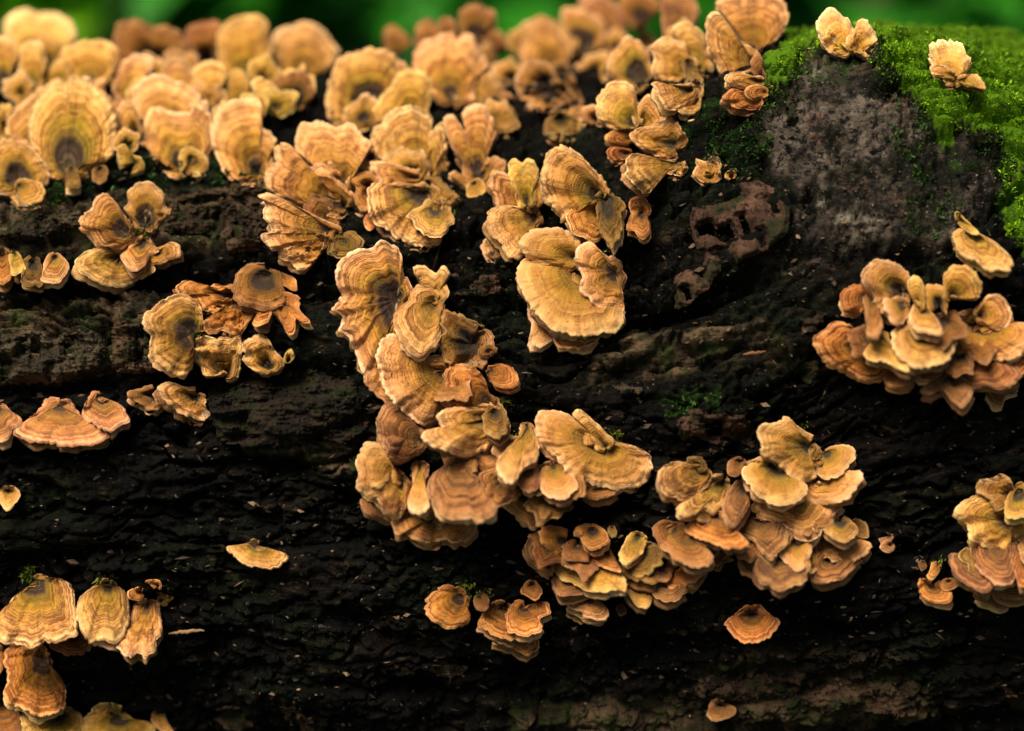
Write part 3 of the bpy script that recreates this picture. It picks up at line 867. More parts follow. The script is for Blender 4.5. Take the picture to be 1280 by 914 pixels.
fungus('tan fan with a dark radial crease beside a mossy hollow on the crest', [
    ('B', (330,860), [(200,905),(150,850),(110,760),(88,650),(110,590),(145,530),(220,498),(300,488),(352,540),(345,630),(400,670),(428,710),(405,770),(410,830)], k(mat='tan', d=.2))])
# --- crest, middle part
fungus('C-shaped tan cap with brown centre standing behind the large fluted fan', [
    ('B', (890,540), [(850,670),(760,645),(690,622),(665,560),(658,490),(690,400),(720,310),(800,258),(890,243),(970,250),(1032,300),(1043,350),(1010,420),(970,470)], k(mat='tan', d=.42, dome=-.05))])
fungus('small ruffled caps wedged between the C-shaped cap and the tall fused rosette', [
    fan(x, y, r, an) for x, y, r, an in ((455,150,34,-10),(510,110,34,-25),(590,120,34,20),(620,150,32,15),(640,100,30,-15),(600,80,32,10),(655,60,34,-10),(700,60,30,10),(742,90,30,0),(770,60,30,-10),(815,80,30,10),(850,60,32,-5),(790,150,28,-30),(745,150,26,20))])
fungus('broad double tan fan with brown shaded hollow below the small brown caps', [
    ('C', (130,570), [(-60,580),(-30,500),(30,430),(80,358),(150,348),(212,368),(243,420),(235,500)], k(mat='yellow', d=.15)),
    ('C', (330,490), [(230,480),(210,400),(148,340),(148,270),(190,210),(260,180),(330,163),(360,190),(410,168),(460,200),(500,260),(528,320),(480,370)], k(mat='tan', d=.2)),
    ('C', (500,510), [(420,522),(370,512),(328,460),(328,380),(350,328),(430,322),(520,350),(570,400),(612,450),(645,492),(580,500)], k(mat='tan', d=.2)),
    ('C', (540,500), [(480,545),(520,620),(570,672),(640,652),(682,620),(640,540),(605,495)], k(wave=2.2, frill=1.8, mat='olive', d=.3))])  # cap in the hollow, its shade put into the dark olive colour
fungus('narrow upright orange tan fungus with forked tips and dark banded foot', [
    ('H', (280,195), [(230,205),(180,172),(158,147),(190,132),(245,160)], k(mat='tan', d=.1)),
    ('H', (260,110), [(205,100),(200,72),(245,82)], k(mat='tan', d=.05)),
    ('C', (470,890), [(390,800),(340,740),(308,660),(298,600),(338,572),(380,620),(408,650),(388,560),(440,518),(500,520),(542,580),(562,660),(530,720),(522,790),(560,778),(605,800),(605,855)], k(mat='tan', d=.26)),
    ('H', (290,195), [(250,225),(258,266),(320,262),(352,232),(342,192)], k(mat='yellow', d=.35))])
fungus('tall fused rosette with a ring-shaped cap and lumpy grey green column', [
    ('C', (1000,250), [(930,200),(888,110),(888,60),(940,33),(1010,53),(1082,90),(1108,150),(1090,220)], k(mat='tan', d=.55)),
    ('C', (1015,330), [(940,310),(965,265),(1040,258),(1072,310),(1132,380),(1110,422),(1060,375)], k(mat='yellow', d=.2)),
    ('C', (840,340), [(675,280),(688,200),(720,160),(693,120),(760,78),(820,90),(880,120),(912,170),(942,230),(932,290),(885,315)], k(mat='tan', d=.12)),
    ('C', (835,435), [(850,562),(790,572),(740,540),(680,490),(658,420),(680,350),(740,308),(810,308),(852,350)], k(mat='tan', d=.48, dome=-.1)),
    ('C', (880,340), [(838,440),(848,520),(880,570),(950,602),(1012,602),(1014,540),(972,440),(942,350),(910,310)], k(mat='grey_shaded_cap', d=.15, dome=.25)),
    ('C', (885,580), [(808,600),(806,660),(860,710),(900,737),(950,702),(993,640),(960,588)], k(wave=2.2, frill=1.8, mat='olive', d=.3))])
fungus('tan ruffled rosette with large purple brown centre next to the lumpy column', [
    ('D', (380,250), [(330,212),(308,170),(335,138),(372,165),(405,205)], k(mat='tan', d=.05)),
    ('D', (335,400), [(310,475),(250,430),(180,390),(158,330),(168,280),(210,220),(260,178),(320,210),(362,270),(375,315)], k(mat='tan', d=.50, dome=-.05))])
fungus('banded tan shell cap with cracked olive middle beside the tall radiant fan', [
    ('D', (620,340), [(560,240),(488,170),(488,128),(550,108),(622,150),(662,210),(672,290),(693,340),(670,378),(630,374)], k(mat='tan', d=.15)),
    ('D', (600,500), [(565,578),(512,556),(525,530)], k(mat='tan', d=.1)),
    ('D', (580,440), [(560,525),(520,548),(460,557),(428,520),(393,450),(393,408),(460,420),(530,420)], k(mat='tan', d=.2)),
    ('D', (570,350), [(540,425),(480,417),(390,390),(373,340),(385,270),(373,230),(430,188),(500,193),(552,220),(565,270),(600,300)], k(mat='tan', d=.22)),
    ('D', (560,300), [(530,320),(550,420),(590,480),(630,500),(640,430),(610,340),(595,300)], k(wave=2.2, frill=1.8, mat='olive', d=.2))])
fungus('tall radiant tan fan on the crest beside the moss, small caps under it', [
    ('D', (880,255), [(830,215),(800,130),(780,50),(690,8),(760,-20),(850,-45),(950,-45),(1032,0),(1063,60),(1052,130),(1000,202),(930,248)], k(mat='tan', d=.10)),
    ('D', (890,315), [(850,362),(790,372),(740,380),(700,330),(668,270),(648,200),(648,110),(690,58),(740,90),(800,170),(840,222)], k(mat='tan', d=.12)),
    ('D', (935,400), [(960,470),(920,430),(890,380),(870,300),(920,260),(930,330),(980,440)], k(mat='brown_cap', d=.3)),
    ('D', (905,490), [(908,548),(850,552),(790,542),(760,517),(728,496),(760,453),(810,448),(850,470)], k(mat='orange', d=.05)),
    ('D', (930,405), [(900,442),(830,447),(780,432),(743,402),(760,368),(830,363),(890,380)], k(mat='tan', d=.1)),
    ('D', (950,462), [(920,497),(870,502),(838,470),(850,440),(900,423),(940,430)], k(mat='orange', d=.1))])
fungus('ruffled tan cluster of rounded caps stepping down beside the dark moss', [
    ('D', (270,695), [(250,732),(200,727),(153,712),(148,680),(190,653),(250,648)], k(mat='orange', d=.05)),
    ('D', (268,765), [(230,797),(180,802),(148,760),(180,733),(245,735)], k(mat='orange', d=.05)),
    ('D', (330,620), [(298,540),(350,478),(400,500),(440,550),(458,590),(420,624)], k(mat='tan', d=.1)),
    ('D', (290,630), [(240,652),(190,652),(120,610),(98,550),(108,490),(140,430),(190,403),(250,403),(292,440),(305,500),(320,560)], k(mat='tan', d=.15)),
    ('D', (490,725), [(450,803),(390,782),(310,737),(268,690),(290,650),(350,630),(420,620),(460,578),(512,610),(548,680),(545,730)], k(mat='tan', d=.25)),
    ('D', (500,815), [(565,860),(520,885),(440,860),(395,915),(358,975),(310,940),(248,880),(265,840),(243,800),(290,763),(370,785),(430,798),(480,795)], k(mat='tan', d=.08))])
fungus('little lobed tan cap with a tiny cap next to it above the reddish bark plate', [
    ('D', (670,892), [(600,885),(578,862),(608,830),(598,795),(650,800),(690,773),(728,800),(727,870),(730,892)], k(mat='tan', d=.05)),
    ('D', (780,885), [(743,890),(750,860),(780,848),(802,870),(795,890)], k(mat='yellow', d=.1))])
fungus('small curled orange cap hanging beside the three overlapping shells', [
    ('H', (1130,345), [(1062,300),(1090,263),(1140,268),(1172,310),(1167,355)], k(mat='orange', d=.3)),
    ('H', (1130,345), [(1062,375),(1048,430),(1090,440),(1110,470),(1140,482),(1167,450),(1167,390)], k(mat='orange', d=.25))])
fungus('pale yellow double cap standing on the mossy hump at the edge of grey bark', [
    ('E', (400,260), [(380,287),(300,262),(255,200),(238,120),(280,58),(330,38),(370,80),(410,110),(435,180)], k(mat='pale', d=.05)),
    ('E', (435,250), [(428,150),(450,98),(510,118),(543,165),(527,220),(495,240),(502,288),(455,275)], k(mat='pale', d=.05, frill=2, wave=1.6))])
fungus('pale yellow lobed cap alone in the bright green moss', [
    ('E', (930,410), [(870,390),(830,345),(800,290),(818,220),(870,203),(930,193),(990,250),(1022,310),(1000,360)], k(mat='pale', d=.03, frill=2, wave=1.6)),
    ('E', (930,385), [(890,390),(810,367),(793,335),(840,318),(900,340)], k(mat='pale', d=.03, frill=2, wave=1.6)),
    ('E', (960,405), [(1000,368),(1050,370),(1087,442),(1010,434),(965,425)], k(mat='pale', d=.03, frill=2, wave=1.6))])
# --- left wall of the log
fungus('pair of small dark centred tan fans over three shelf caps beside the slit bark', [
    ('F', (600,570), [(480,520),(430,533),(388,570),(366,612),(420,652),(490,692),(540,714),(640,707),(692,670),(690,630)], k(mat='tan', d=.12)),
    ('F', (710,625), [(688,667),(712,674),(772,637),(765,608),(725,608)], k(mat='tan', d=.05)),
    ('F', (790,545), [(738,602),(800,607),(850,582),(892,570),(897,510),(860,486),(820,505)], k(mat='tan', d=.1)),
    ('F', (720,485), [(640,520),(598,560),(620,600),(660,637),(720,612),(750,570),(803,540),(775,503)], k(mat='tan', d=.25)),
    ('F', (640,440), [(610,532),(540,517),(480,492),(450,440),(408,400),(418,350),(460,320),(480,253),(530,243),(580,290),(622,350),(655,395)], k(mat='tan', d=.36)),
    ('F', (725,410), [(655,375),(618,320),(638,290),(638,230),(700,193),(770,198),(822,250),(827,300),(853,340),(800,395)], k(mat='tan', d=.48))])
fungus('small yellow brown caps crowded together in the dark cleft under the grey bark strip', [
    ('F', (10,530), [(-80,600),(-30,690),(30,702),(62,660),(60,590),(45,535)], k(mat='orange', d=.2)),
    ('F', (75,545), [(48,600),(60,662),(100,652),(128,620),(110,570),(95,545)], k(mat='yellow', d=.2))])
fungus('small tan shelf cap with a mossy twin in the dark cleft', [
    ('F', (170,580), [(108,660),(103,690),(160,714),(205,692),(218,620)], k(wave=2.2, frill=1.8, mat='olive', d=.4)),
    ('F', (275,560), [(220,590),(213,640),(203,682),(240,697),(290,697),(332,650),(343,600),(312,563)], k(mat='tan', d=.15))])
fungus('ragged cluster with a purple centred fan and torn brown caps above the bark flap', [
    ('J', (710,560), [(640,580),(568,530),(583,490),(562,460),(590,408),(680,393),(722,440),(752,490),(782,535)], k(mat='tan', d=.28)),
    ('J', (490,600), [(430,595),(378,597),(348,540),(313,500),(328,420),(380,398),(450,403),(552,398),(570,440),(562,520),(557,590)], k(mat='tan', d=.06)),
    ('J', (680,225), [(638,280),(652,300),(618,340),(650,357),(702,330),(724,275)], k(mat='orange', d=.15)),
    ('J', (745,210), [(735,290),(770,340),(800,392),(842,375),(832,310),(880,342),(908,325),(862,270),(862,210),(805,180)], k(mat='orange', d=.2)),
    ('J', (765,95), [(738,110),(778,150),(842,177),(837,115),(790,90)], k(mat='orange', d=.1)),
    ('J', (560,190), [(480,150),(430,138),(370,160),(290,118),(236,160),(268,195),(330,200),(368,270),(428,290),(376,330),(398,387),(440,387),(480,370),(520,402),(572,390),(622,310),(640,280),(630,235)], k(mat='orange', d=.15)),
    ('J', (690,95), [(520,150),(550,235),(640,262),(720,262),(795,232),(785,165)], k(mat='brown_cap', d=.45)),
    ('J', (330,385), [(318,480),(328,540),(300,587),(240,594),(190,572),(118,510),(113,430),(93,350),(83,300),(138,240),(180,218),(260,193),(322,208),(362,260),(375,315)], k(mat='tan', d=.40)),
    ('J', (800,530), [(778,520),(788,480),(815,463),(835,500),(818,530)], k(mat='yellow', d=.2))])
fungus('tan shelf cap with a shrivelled brown piece under the vertical gap in the bark', [
    ('J', (140,690), [(60,658),(-2,680),(18,722),(68,742),(92,768),(140,772),(192,742),(165,690)], k(mat='brown_cap', d=.35)),
    ('J', (340,700), [(280,650),(200,626),(146,660),(162,712),(212,752),(290,797),(370,822),(418,803),(388,750),(385,700)], k(mat='tan', d=.2))])
fungus('long pinkish banded shelves in a row under the slit grey bark plate', [
    ('I', (0,600), [(-90,700),(-20,768),(40,763),(62,720),(112,660),(62,618)], k(mat='pink', d=.1)),
    ('I', (300,590), [(180,620),(130,660),(62,720),(110,758),(180,778),(240,782),(330,788),(420,788),(500,778),(548,740),(500,690),(420,650),(395,615)], k(mat='pink', d=.12)),
    ('I', (500,540), [(432,560),(413,600),(408,640),(460,680),(550,722),(600,692),(648,660),(632,620),(602,580),(545,565)], k(mat='pink', d=.22))])
fungus('tiny yellow cap on black bark far below the long pinkish shelves', [
    ('W', (30,62), [(-10,75),(5,115),(25,137),(50,115),(70,75)], k(mat='pale', d=.1))])
fungus('small lone tan shelf with scalloped rim on the black lower bark', [
    ('W', (910,258), [(860,253),(803,266),(840,312),(890,337),(965,349),(1002,327),(1014,290),(955,278)], k(mat='tan', d=.22, lift=.9))])
# --- lower left corner
fungus('pale smooth small cap next to the yellow green shelf caps low on the log', [
    ('R', (840,815), [(803,840),(818,880),(880,935),(935,935),(895,860),(878,813)], k(mat='pale', d=.02))])
fungus('yellow green and brown shelf caps below the orange shell with dark bands', [
    ('R', (10,725), [(-80,800),(-80,950),(50,965),(132,900),(112,830),(62,758)], k(mat='brown_cap', d=.1)),
    ('R', (640,845), [(440,850),(436,950),(600,1005),(760,975),(835,900),(790,863),(720,850)], k(mat='yellow', d=.25)),
    ('R', (320,815), [(150,790),(110,860),(200,965),(330,985),(435,905),(430,830),(385,793)], k(mat='yellow', d=.3))])
fungus('orange shell cap with dark brown inner bands below the broad banded shelf', [
    ('R', (-20,465), [(-40,600),(5,600),(22,540),(15,460)], k(mat='orange', d=.1)),
    ('R', (235,530), [(150,450),(90,450),(28,470),(18,540),(38,640),(16,720),(60,778),(140,803),(190,838),(270,823),(342,792),(353,690),(322,620),(280,575)], k(mat='orange', d=.30, lift=.7))])
fungus('reddish brown small shelf half hidden beneath the two broad banded shelves', [
    ('R', (390,395), [(262,460),(330,498),(430,508),(483,480),(493,440),(455,395)], k(mat='orange', d=.3))])
fungus('broad banded pinkish tan shelf with a mossy knob at its foot', [
    ('R', (190,110), [(120,170),(60,210),(38,270),(-30,300),(-60,400),(0,442),(60,447),(120,462),(180,468),(240,437),(290,448),(350,422),(413,390),(403,260),(393,150),(340,103),(260,90)], k(mat='tan', d=.24, lift=.8))])
fungus('bell-shaped banded tan shelf with a scalloped side lobe next to the broad shelf', [
    ('R', (790,235), [(700,270),(690,380),(622,450),(640,477),(680,522),(740,502),(770,530),(828,490),(838,430),(863,360),(855,260),(835,220)], k(mat='tan', d=.08)),
    ('R', (580,125), [(500,138),(430,190),(403,260),(408,330),(440,390),(480,443),(550,427),(612,452),(665,400),(693,300),(675,180),(625,133)], k(mat='tan', d=.16, lift=.8)),
    ('R', (755,170), [(690,208),(678,170),(728,143),(760,150)], k(mat='orange', d=.1)),
    ('R', (845,140), [(800,130),(770,118),(800,103),(855,112),(860,160)], k(mat='orange', d=.1)),
    ('R', (855,220), [(890,245),(930,195),(900,190),(860,170)], k(wave=2.2, frill=1.8, mat='olive', d=.1))])
# --- centre
fungus('deeply cut tan cap over a coarse lower fan, beside the large fluted fan', [
    *[fan(x, y, r, an, mat=m) for x, y, r, an, m in ((410,270,46,250,'brown_cap'),(425,235,44,290,'tan'),(430,300,34,160,'olive'))],
    ('G', (570,650), [(485,720),(460,762),(410,832),(370,832),(330,802),(268,772),(268,720),(213,715),(188,655),(238,630),(188,540),(203,490),(168,460),(210,438),(300,478),(400,528),(480,568),(545,595)], k(mat='tan', d=.22)),
    ('G', (600,440), [(470,360),(432,285),(370,240),(348,190),(373,120),(440,80),(500,86),(550,110),(620,90),(662,110),(702,160),(735,205),(700,262),(650,310),(640,370)], k(mat='tan', d=.18)),
    ('G', (600,515), [(490,552),(400,512),(330,492),(270,462),(208,412),(198,350),(250,300),(253,213),(320,198),(370,250),(430,312),(500,320),(570,380)], k(mat='tan', d=.26))])
fungus('large fluted tan fan with many fine zones and a mossy knob at its centre', [
    *[fan(x, y, r, an, mat=m) for x, y, r, an, m in ((500,240,44,270,'tan'),(520,220,44,300,'plain'),(545,260,40,200,'tan'))],
    ('G', (740,560), [(698,590),(725,635),(758,612),(765,575)], k(mat='orange', d=.05)),
    ('G', (745,265), [(710,338),(650,312),(618,260),(638,220),(700,213)], k(mat='plain', d=.25)),
    ('G', (745,420), [(722,532),(690,533),(650,480),(660,420),(617,385),(660,343),(722,338)], k(mat='orange', d=.2)),
    ('G', (1000,370), [(900,350),(850,300),(770,270),(738,200),(738,120),(800,90),(810,50),(860,13),(940,3),(1010,30),(1042,80),(1035,130),(1090,88),(1113,160),(1113,240),(1128,320),(1085,360)], k(mat='tan', d=.16, lift=-.1)),
    ('G', (970,370), [(930,402),(850,392),(780,402),(750,360),(728,310),(760,288),(850,298),(920,320)], k(mat='tan', d=.12)),
    ('G', (1010,430), [(1093,540),(1103,620),(1072,702),(980,718),(880,682),(810,632),(738,580),(718,510),(713,470),(740,398),(800,402),(860,388),(940,400)], k(mat='tan', d=.30, lift=.5)),
    ('G', (1010,400), [(1000,358),(1080,368),(1130,420),(1168,470),(1110,512),(1060,502),(1020,475)], k(wave=2.2, frill=1.8, mat='olive', d=.1, dome=.3))])
fungus('tan shell with three lobes and olive heart beside the ribbed fan', [
    ('H', (450,500), [(445,548),(390,578),(350,520),(337,490),(382,452)], k(mat='plain', d=.1)),
    ('H', (590,295), [(585,225),(610,168),(642,200),(642,270),(618,318)], k(mat='tan', d=.1)),
    ('H', (560,300), [(480,335),(400,312),(388,240),(362,215),(368,150),(410,133),(460,150),(490,200)], k(mat='tan', d=.12)),
    ('H', (555,300), [(490,240),(472,200),(458,120),(490,73),(530,90),(560,68),(612,110),(612,165),(600,220)], k(mat='yellow', d=.15)),
    ('H', (605,360), [(595,440),(535,562),(480,573),(440,522),(400,482),(353,430),(353,340),(420,303),(500,308),(565,312)], k(mat='tan', d=.15))])
fungus('ribbed tan fan with straight radial folds and worn olive base', [
    ('H', (930,340), [(758,350),(773,400),(798,452),(860,483),(905,493),(940,440)], k(mat='orange', d=.12)),
    ('H', (920,265), [(975,235),(930,158),(880,118),(830,58),(770,18),(700,10),(648,60),(628,130),(622,200),(650,272),(690,322),(740,388),(770,340),(830,332),(885,305)], k(mat='tan', d=.20)),
    ('H', (945,255), [(895,340),(915,420),(960,500),(985,525),(1022,470),(1038,380),(1032,290),(985,248)], k(wave=2.2, frill=1.8, mat='olive', d=.5, dome=.25))])
fungus('big smooth peach hood over frilled lower caps, below the ribbed fan', [
    ('X', (295,715), [(195,690),(213,760),(203,842),(240,868),(302,828),(325,780)], k(mat='plain', d=.1)),
    ('X', (400,770), [(298,800),(308,852),(360,872),(440,862),(493,815)], k(mat='orange', d=.1)),
    ('X', (400,560), [(290,490),(200,490),(160,520),(156,575),(178,650),(238,742),(300,788),(380,812),(430,820),(500,802),(550,808),(588,740),(583,708),(480,700),(410,640)], k(mat='plain', d=.10, dome=.16, lift=.75, wave=.6)),
    ('X', (390,500), [(330,560),(200,505),(163,430),(200,388),(300,368),(352,385),(410,430)], k(mat='plain', d=.08, dome=.2, lift=.1)),
    ('X', (555,560), [(510,480),(450,432),(400,450),(383,510),(420,570),(402,620),(440,662),(470,692),(530,705),(588,722),(585,640)], k(mat='plain', d=.24, lift=.6))])
fungus('cascade of overlapping tan caps running down the log to the rounded beige lobes', [
    *[fan(x, y, r, an, mat=m) for x, y, r, an, m in ((505,395,40,215,'olive'),(520,450,44,250,'brown_cap'),(560,470,40,160,'brown_cap'),(590,430,36,120,'grey_shaded_cap'),(600,520,40,110,'olive'),(490,470,40,260,'tan'),(520,530,44,230,'grey_shaded_cap'),(575,560,40,180,'brown_cap'),(610,560,32,140,'plain'))],
    ('L', (430,370), [(405,432),(330,473),(240,452),(228,400),(207,340),(218,240),(268,168),(345,200),(425,290),(455,320)], k(mat='grey_shaded_cap', d=.08)),
    ('K', (430,335), [(458,200),(447,110),(410,58),(350,46),(300,75),(220,88),(150,138),(116,230),(143,320),(106,380),(148,430),(138,490),(188,530),(208,600),(238,650),(268,722),(305,712),(345,610),(405,520),(420,440)], k(mat='tan', d=.36)),
    ('K', (660,700), [(570,615),(480,610),(410,508),(348,540),(318,610),(338,710),(368,790),(388,832),(440,882),(520,952),(600,962),(660,880),(700,790)], k(mat='tan', d=.10)),
    ('K', (800,560), [(720,405),(650,393),(638,450),(660,500),(618,540),(650,602),(690,672),(760,692),(832,672),(865,630)], k(wave=2.2, frill=1.8, mat='olive', d=.5)),
    ('K', (600,345), [(500,310),(535,240),(508,200),(518,168),(570,163),(620,205),(650,173),(692,205),(667,250),(683,300),(660,345)], k(mat='tan', d=.1)),
    ('K', (620,350), [(490,290),(475,345),(413,400),(408,480),(450,562),(500,613),(550,618),(622,562),(645,520),(650,430)], k(mat='tan', d=.08)),
    ('L', (780,180), [(680,215),(560,205),(518,150),(548,80),(538,20),(600,-22),(680,-12),(742,50),(765,115)], k(mat='orange', d=.25)),
    ('L', (795,240), [(853,355),(760,402),(660,448),(560,418),(478,392),(427,345),(458,308),(540,310),(500,240),(560,198),(670,190)], k(mat='tan', d=.22)),
    ('L', (795,210), [(735,275),(758,322),(820,348),(858,310),(853,240),(832,208)], k(mat='olive', d=.3, dome=.25, wave=3, frill=2)),
    ('K', (850,485), [(800,497),(748,482),(742,438),(790,438),(852,460)], k(wave=2.2, frill=1.8, mat='olive', d=.2)),
    ('K', (890,600), [(840,622),(832,590),(880,558),(928,580),(905,608)], k(mat='brown_cap', d=.2)),
    ('K', (890,690), [(885,730),(920,772),(1000,783),(1033,740),(1002,678),(940,658),(890,665)], k(mat='orange', d=.08))])
fungus('rounded beige lobes with a finger-like cap under the long cascade', [
    *[fan(x, y, r, an, mat=m) for x, y, r, an, m in ((500,600,44,220,'brown_cap'),(545,620,44,190,'grey_shaded_cap'),(585,610,42,160,'brown_cap'),(480,580,36,240,'plain'),(610,600,36,150,'grey_shaded_cap'))],
    ('L', (235,690), [(125,648),(121,690),(168,742),(220,753),(275,770)], k(mat='grey_shaded_cap', d=.1)),
    ('L', (470,855), [(418,875),(450,903),(500,908),(528,880)], k(mat='brown_cap', d=.1)),
    ('L', (520,725), [(340,728),(276,770),(298,842),(340,832),(400,862),(460,883),(540,862),(600,878),(660,862),(704,812),(704,775)], k(mat='brown_cap', d=.15)),
    ('L', (335,570), [(260,470),(232,400),(190,368),(128,390),(105,460),(123,520),(105,570),(148,642),(208,662),(250,722),(310,758),(348,710),(365,630)], k(mat='plain', d=.12)),
    ('L', (620,465), [(540,488),(478,530),(457,600),(478,672),(540,742),(620,763),(680,762),(720,783),(782,742),(804,690),(742,640),(724,570),(690,490)], k(mat='grey_shaded_cap', d=.08, dome=.2)),
    ('L', (420,480), [(372,495),(385,580),(357,660),(378,717),(430,733),(468,692),(466,650),(440,600),(472,530),(465,485)], k(mat='plain', d=.06, dome=.25))])
fungus('long peach shelf with notched rim and a curled finger on top, beside the cascade', [
    *[fan(x, y, r, an, mat=m) for x, y, r, an, m in ((630,600,42,200,'brown_cap'),(670,590,40,170,'grey_shaded_cap'),(650,560,36,230,'plain'),(700,600,36,150,'brown_cap'),(690,620,40,190,'olive'))],
    ('M', (740,500), [(655,540),(730,578),(812,562),(835,532)], k(mat='brown_cap', d=.2)),
    ('L', (930,610), [(810,430),(740,413),(677,460),(698,540),(728,612),(800,662),(880,722),(920,762),(1000,813),(1033,742),(1085,680)], k(mat='plain', d=.25)),
    ('L', (1085,490), [(1010,540),(1008,570),(1040,632),(1100,658),(1170,642),(1204,600),(1193,540),(1145,490)], k(mat='plain', d=.08)),
    ('L', (960,490), [(912,540),(918,592),(960,623),(1013,602),(1018,535)], k(mat='grey_shaded_cap', d=.03, dome=.3)),
    ('L', (955,290), [(918,288),(908,380),(828,430),(797,500),(838,562),(890,578),(935,505),(1003,470),(1015,380),(995,295)], k(mat='plain', d=.12)),
    ('M', (760,300), [(650,200),(590,143),(460,133),(437,210),(457,280),(538,372),(598,442),(638,483),(740,513),(840,533),(900,513),(960,518),(1003,472),(1031,400),(1003,348),(930,308),(840,288)], k(mat='plain', d=.14, lift=.7, wave=.6)),
    ('M', (790,315), [(715,270),(660,190),(618,150),(660,126),(712,170),(782,230),(830,285)], k(mat='tan', d=.12, z=3))])
# --- lower middle
fungus('greenish yellow shelf row with small brown caps nested above it on the lower bark', [
    *[fan(x, y, r, an, mat=m) for x, y, r, an, m in ((690,680,36,220,'brown_cap'),(730,690,38,190,'grey_shaded_cap'),(770,705,38,170,'brown_cap'),(800,690,34,150,'olive'),(745,665,30,210,'orange'))],
    ('N', (850,405), [(758,425),(788,492),(830,503),(920,488),(945,455)], k(mat='grey_shaded_cap', d=.1)),
    ('N', (745,340), [(722,290),(702,230),(650,203),(626,260),(648,322),(708,372),(760,403),(775,350)], k(mat='grey_shaded_cap', d=.1)),
    ('N', (830,235), [(760,145),(700,165),(703,232),(738,272),(790,303),(832,292),(865,262)], k(mat='orange', d=.35)),
    ('N', (900,305), [(745,310),(768,382),(830,432),(900,458),(960,483),(1030,478),(1090,473),(1132,483),(1133,420),(1090,378),(1000,345)], k(mat='yellow', d=.12)),
    ('N', (890,245), [(808,300),(840,328),(900,328),(943,322),(945,275)], k(mat='brown_cap', d=.2)),
    ('N', (960,165), [(898,210),(930,252),(970,271),(1033,240),(1043,200),(1015,160)], k(mat='orange', d=.35)),
    ('N', (1030,275), [(968,310),(990,352),(1050,372),(1103,378),(1082,320),(1065,283)], k(mat='orange', d=.15)),
    ('N', (1195,195), [(1155,185),(1110,250),(1092,302),(1130,353),(1172,322),(1213,280),(1236,220)], k(mat='yellow', d=.2)),
    ('N', (1060,155), [(1043,185),(1060,212),(1083,190),(1078,158)], k(wave=2.2, frill=1.8, mat='olive', d=.2)),
    ('S', (640,335), [(552,390),(590,422),(660,433),(722,443),(735,400),(715,358)], k(wave=2.2, frill=1.8, mat='olive', d=.3)),
    ('S', (640,425), [(590,428),(567,470),(600,522),(630,558),(683,558),(704,500),(698,448)], k(mat='yellow', d=.15))])
fungus('brown banded shelf caps stacked at the foot of the tiered peach cluster', [
    *[fan(x, y, r, an, mat=m) for x, y, r, an, m in ((840,660,34,200,'brown_cap'),(870,680,34,170,'brown_cap'),(830,700,30,190,'grey_shaded_cap'))],
    ('S', (780,425), [(695,480),(740,522),(780,533),(830,518),(874,480),(868,450)], k(mat='grey_shaded_cap', d=.1)),
    ('S', (940,365), [(866,440),(920,458),(960,422),(988,370)], k(mat='grey_shaded_cap', d=.05)),
    ('S', (830,325), [(716,345),(717,392),(760,443),(820,463),(880,448),(953,402),(958,360)], k(mat='orange', d=.12)),
    ('S', (1005,265), [(993,342),(1030,353),(1062,312),(1103,290),(1085,268)], k(mat='grey_shaded_cap', d=.05)),
    ('S', (850,165), [(770,160),(727,200),(738,252),(790,303),(850,338),(900,358),(980,353),(1009,310),(965,250),(890,195)], k(mat='brown_cap', d=.25))])
fungus('pinkish ridged small shelf with a dark frilled edge under the greenish shelf row', [
    ('N', (890,565), [(835,585),(850,612),(910,645),(925,610)], k(wave=2.2, frill=1.8, mat='olive', d=.2)),
    ('N', (1100,550), [(1078,570),(1100,600),(1130,585),(1125,555)], k(mat='brown_cap', d=.2)),
    ('N', (930,485), [(860,498),(827,540),(850,572),(910,582),(913,607),(950,618),(1000,628),(1033,612),(1034,560),(995,515)], k(mat='pink', d=.08))])
fungus('banded orange rounded shelf with scalloped rim standing apart on the black bark', [
    ('N', (310,505), [(265,447),(210,452),(150,488),(122,540),(132,592),(180,638),(250,658),(320,653),(358,610),(340,565)], k(mat='orange', d=.28, lift=.6))])
fungus('cluster of orange banded shelves in three tiers on the black lower bark', [
    ('N', (600,695), [(468,705),(465,742),(530,758),(590,783),(640,800),(693,767),(693,720),(655,698)], k(mat='orange', d=.08)),
    ('N', (400,505), [(367,535),(388,572),(440,565),(445,520)], k(mat='brown_cap', d=.2)),
    ('N', (520,550), [(450,543),(408,590),(392,652),(440,683),(490,713),(550,728),(585,690),(560,620)], k(mat='orange', d=.12)),
    ('N', (620,550), [(540,563),(517,620),(538,672),(600,698),(660,698),(713,662),(703,620),(753,590),(753,548),(710,527),(665,545)], k(mat='orange', d=.2))])
fungus('tiny lobed orange cap just above the three-tier orange cluster', [
    ('N', (660,435), [(618,443),(602,482),(640,502),(680,525),(703,500),(718,475),(693,437)], k(mat='orange', d=.1))])
fungus('lone orange shell with dark concentric bands on the black bark', [
    ('U', (410,190), [(360,193),(318,225),(333,252),(360,277),(400,294),(440,287),(480,267),(500,220),(470,203)], k(mat='orange', d=.2, lift=.8))])
fungus('crusty brown small growth beside the low brown bark plates', [
    ('U', (310,485), [(266,530),(300,542),(350,522),(359,500),(335,486)], k(mat='brown_cap', d=.1))])
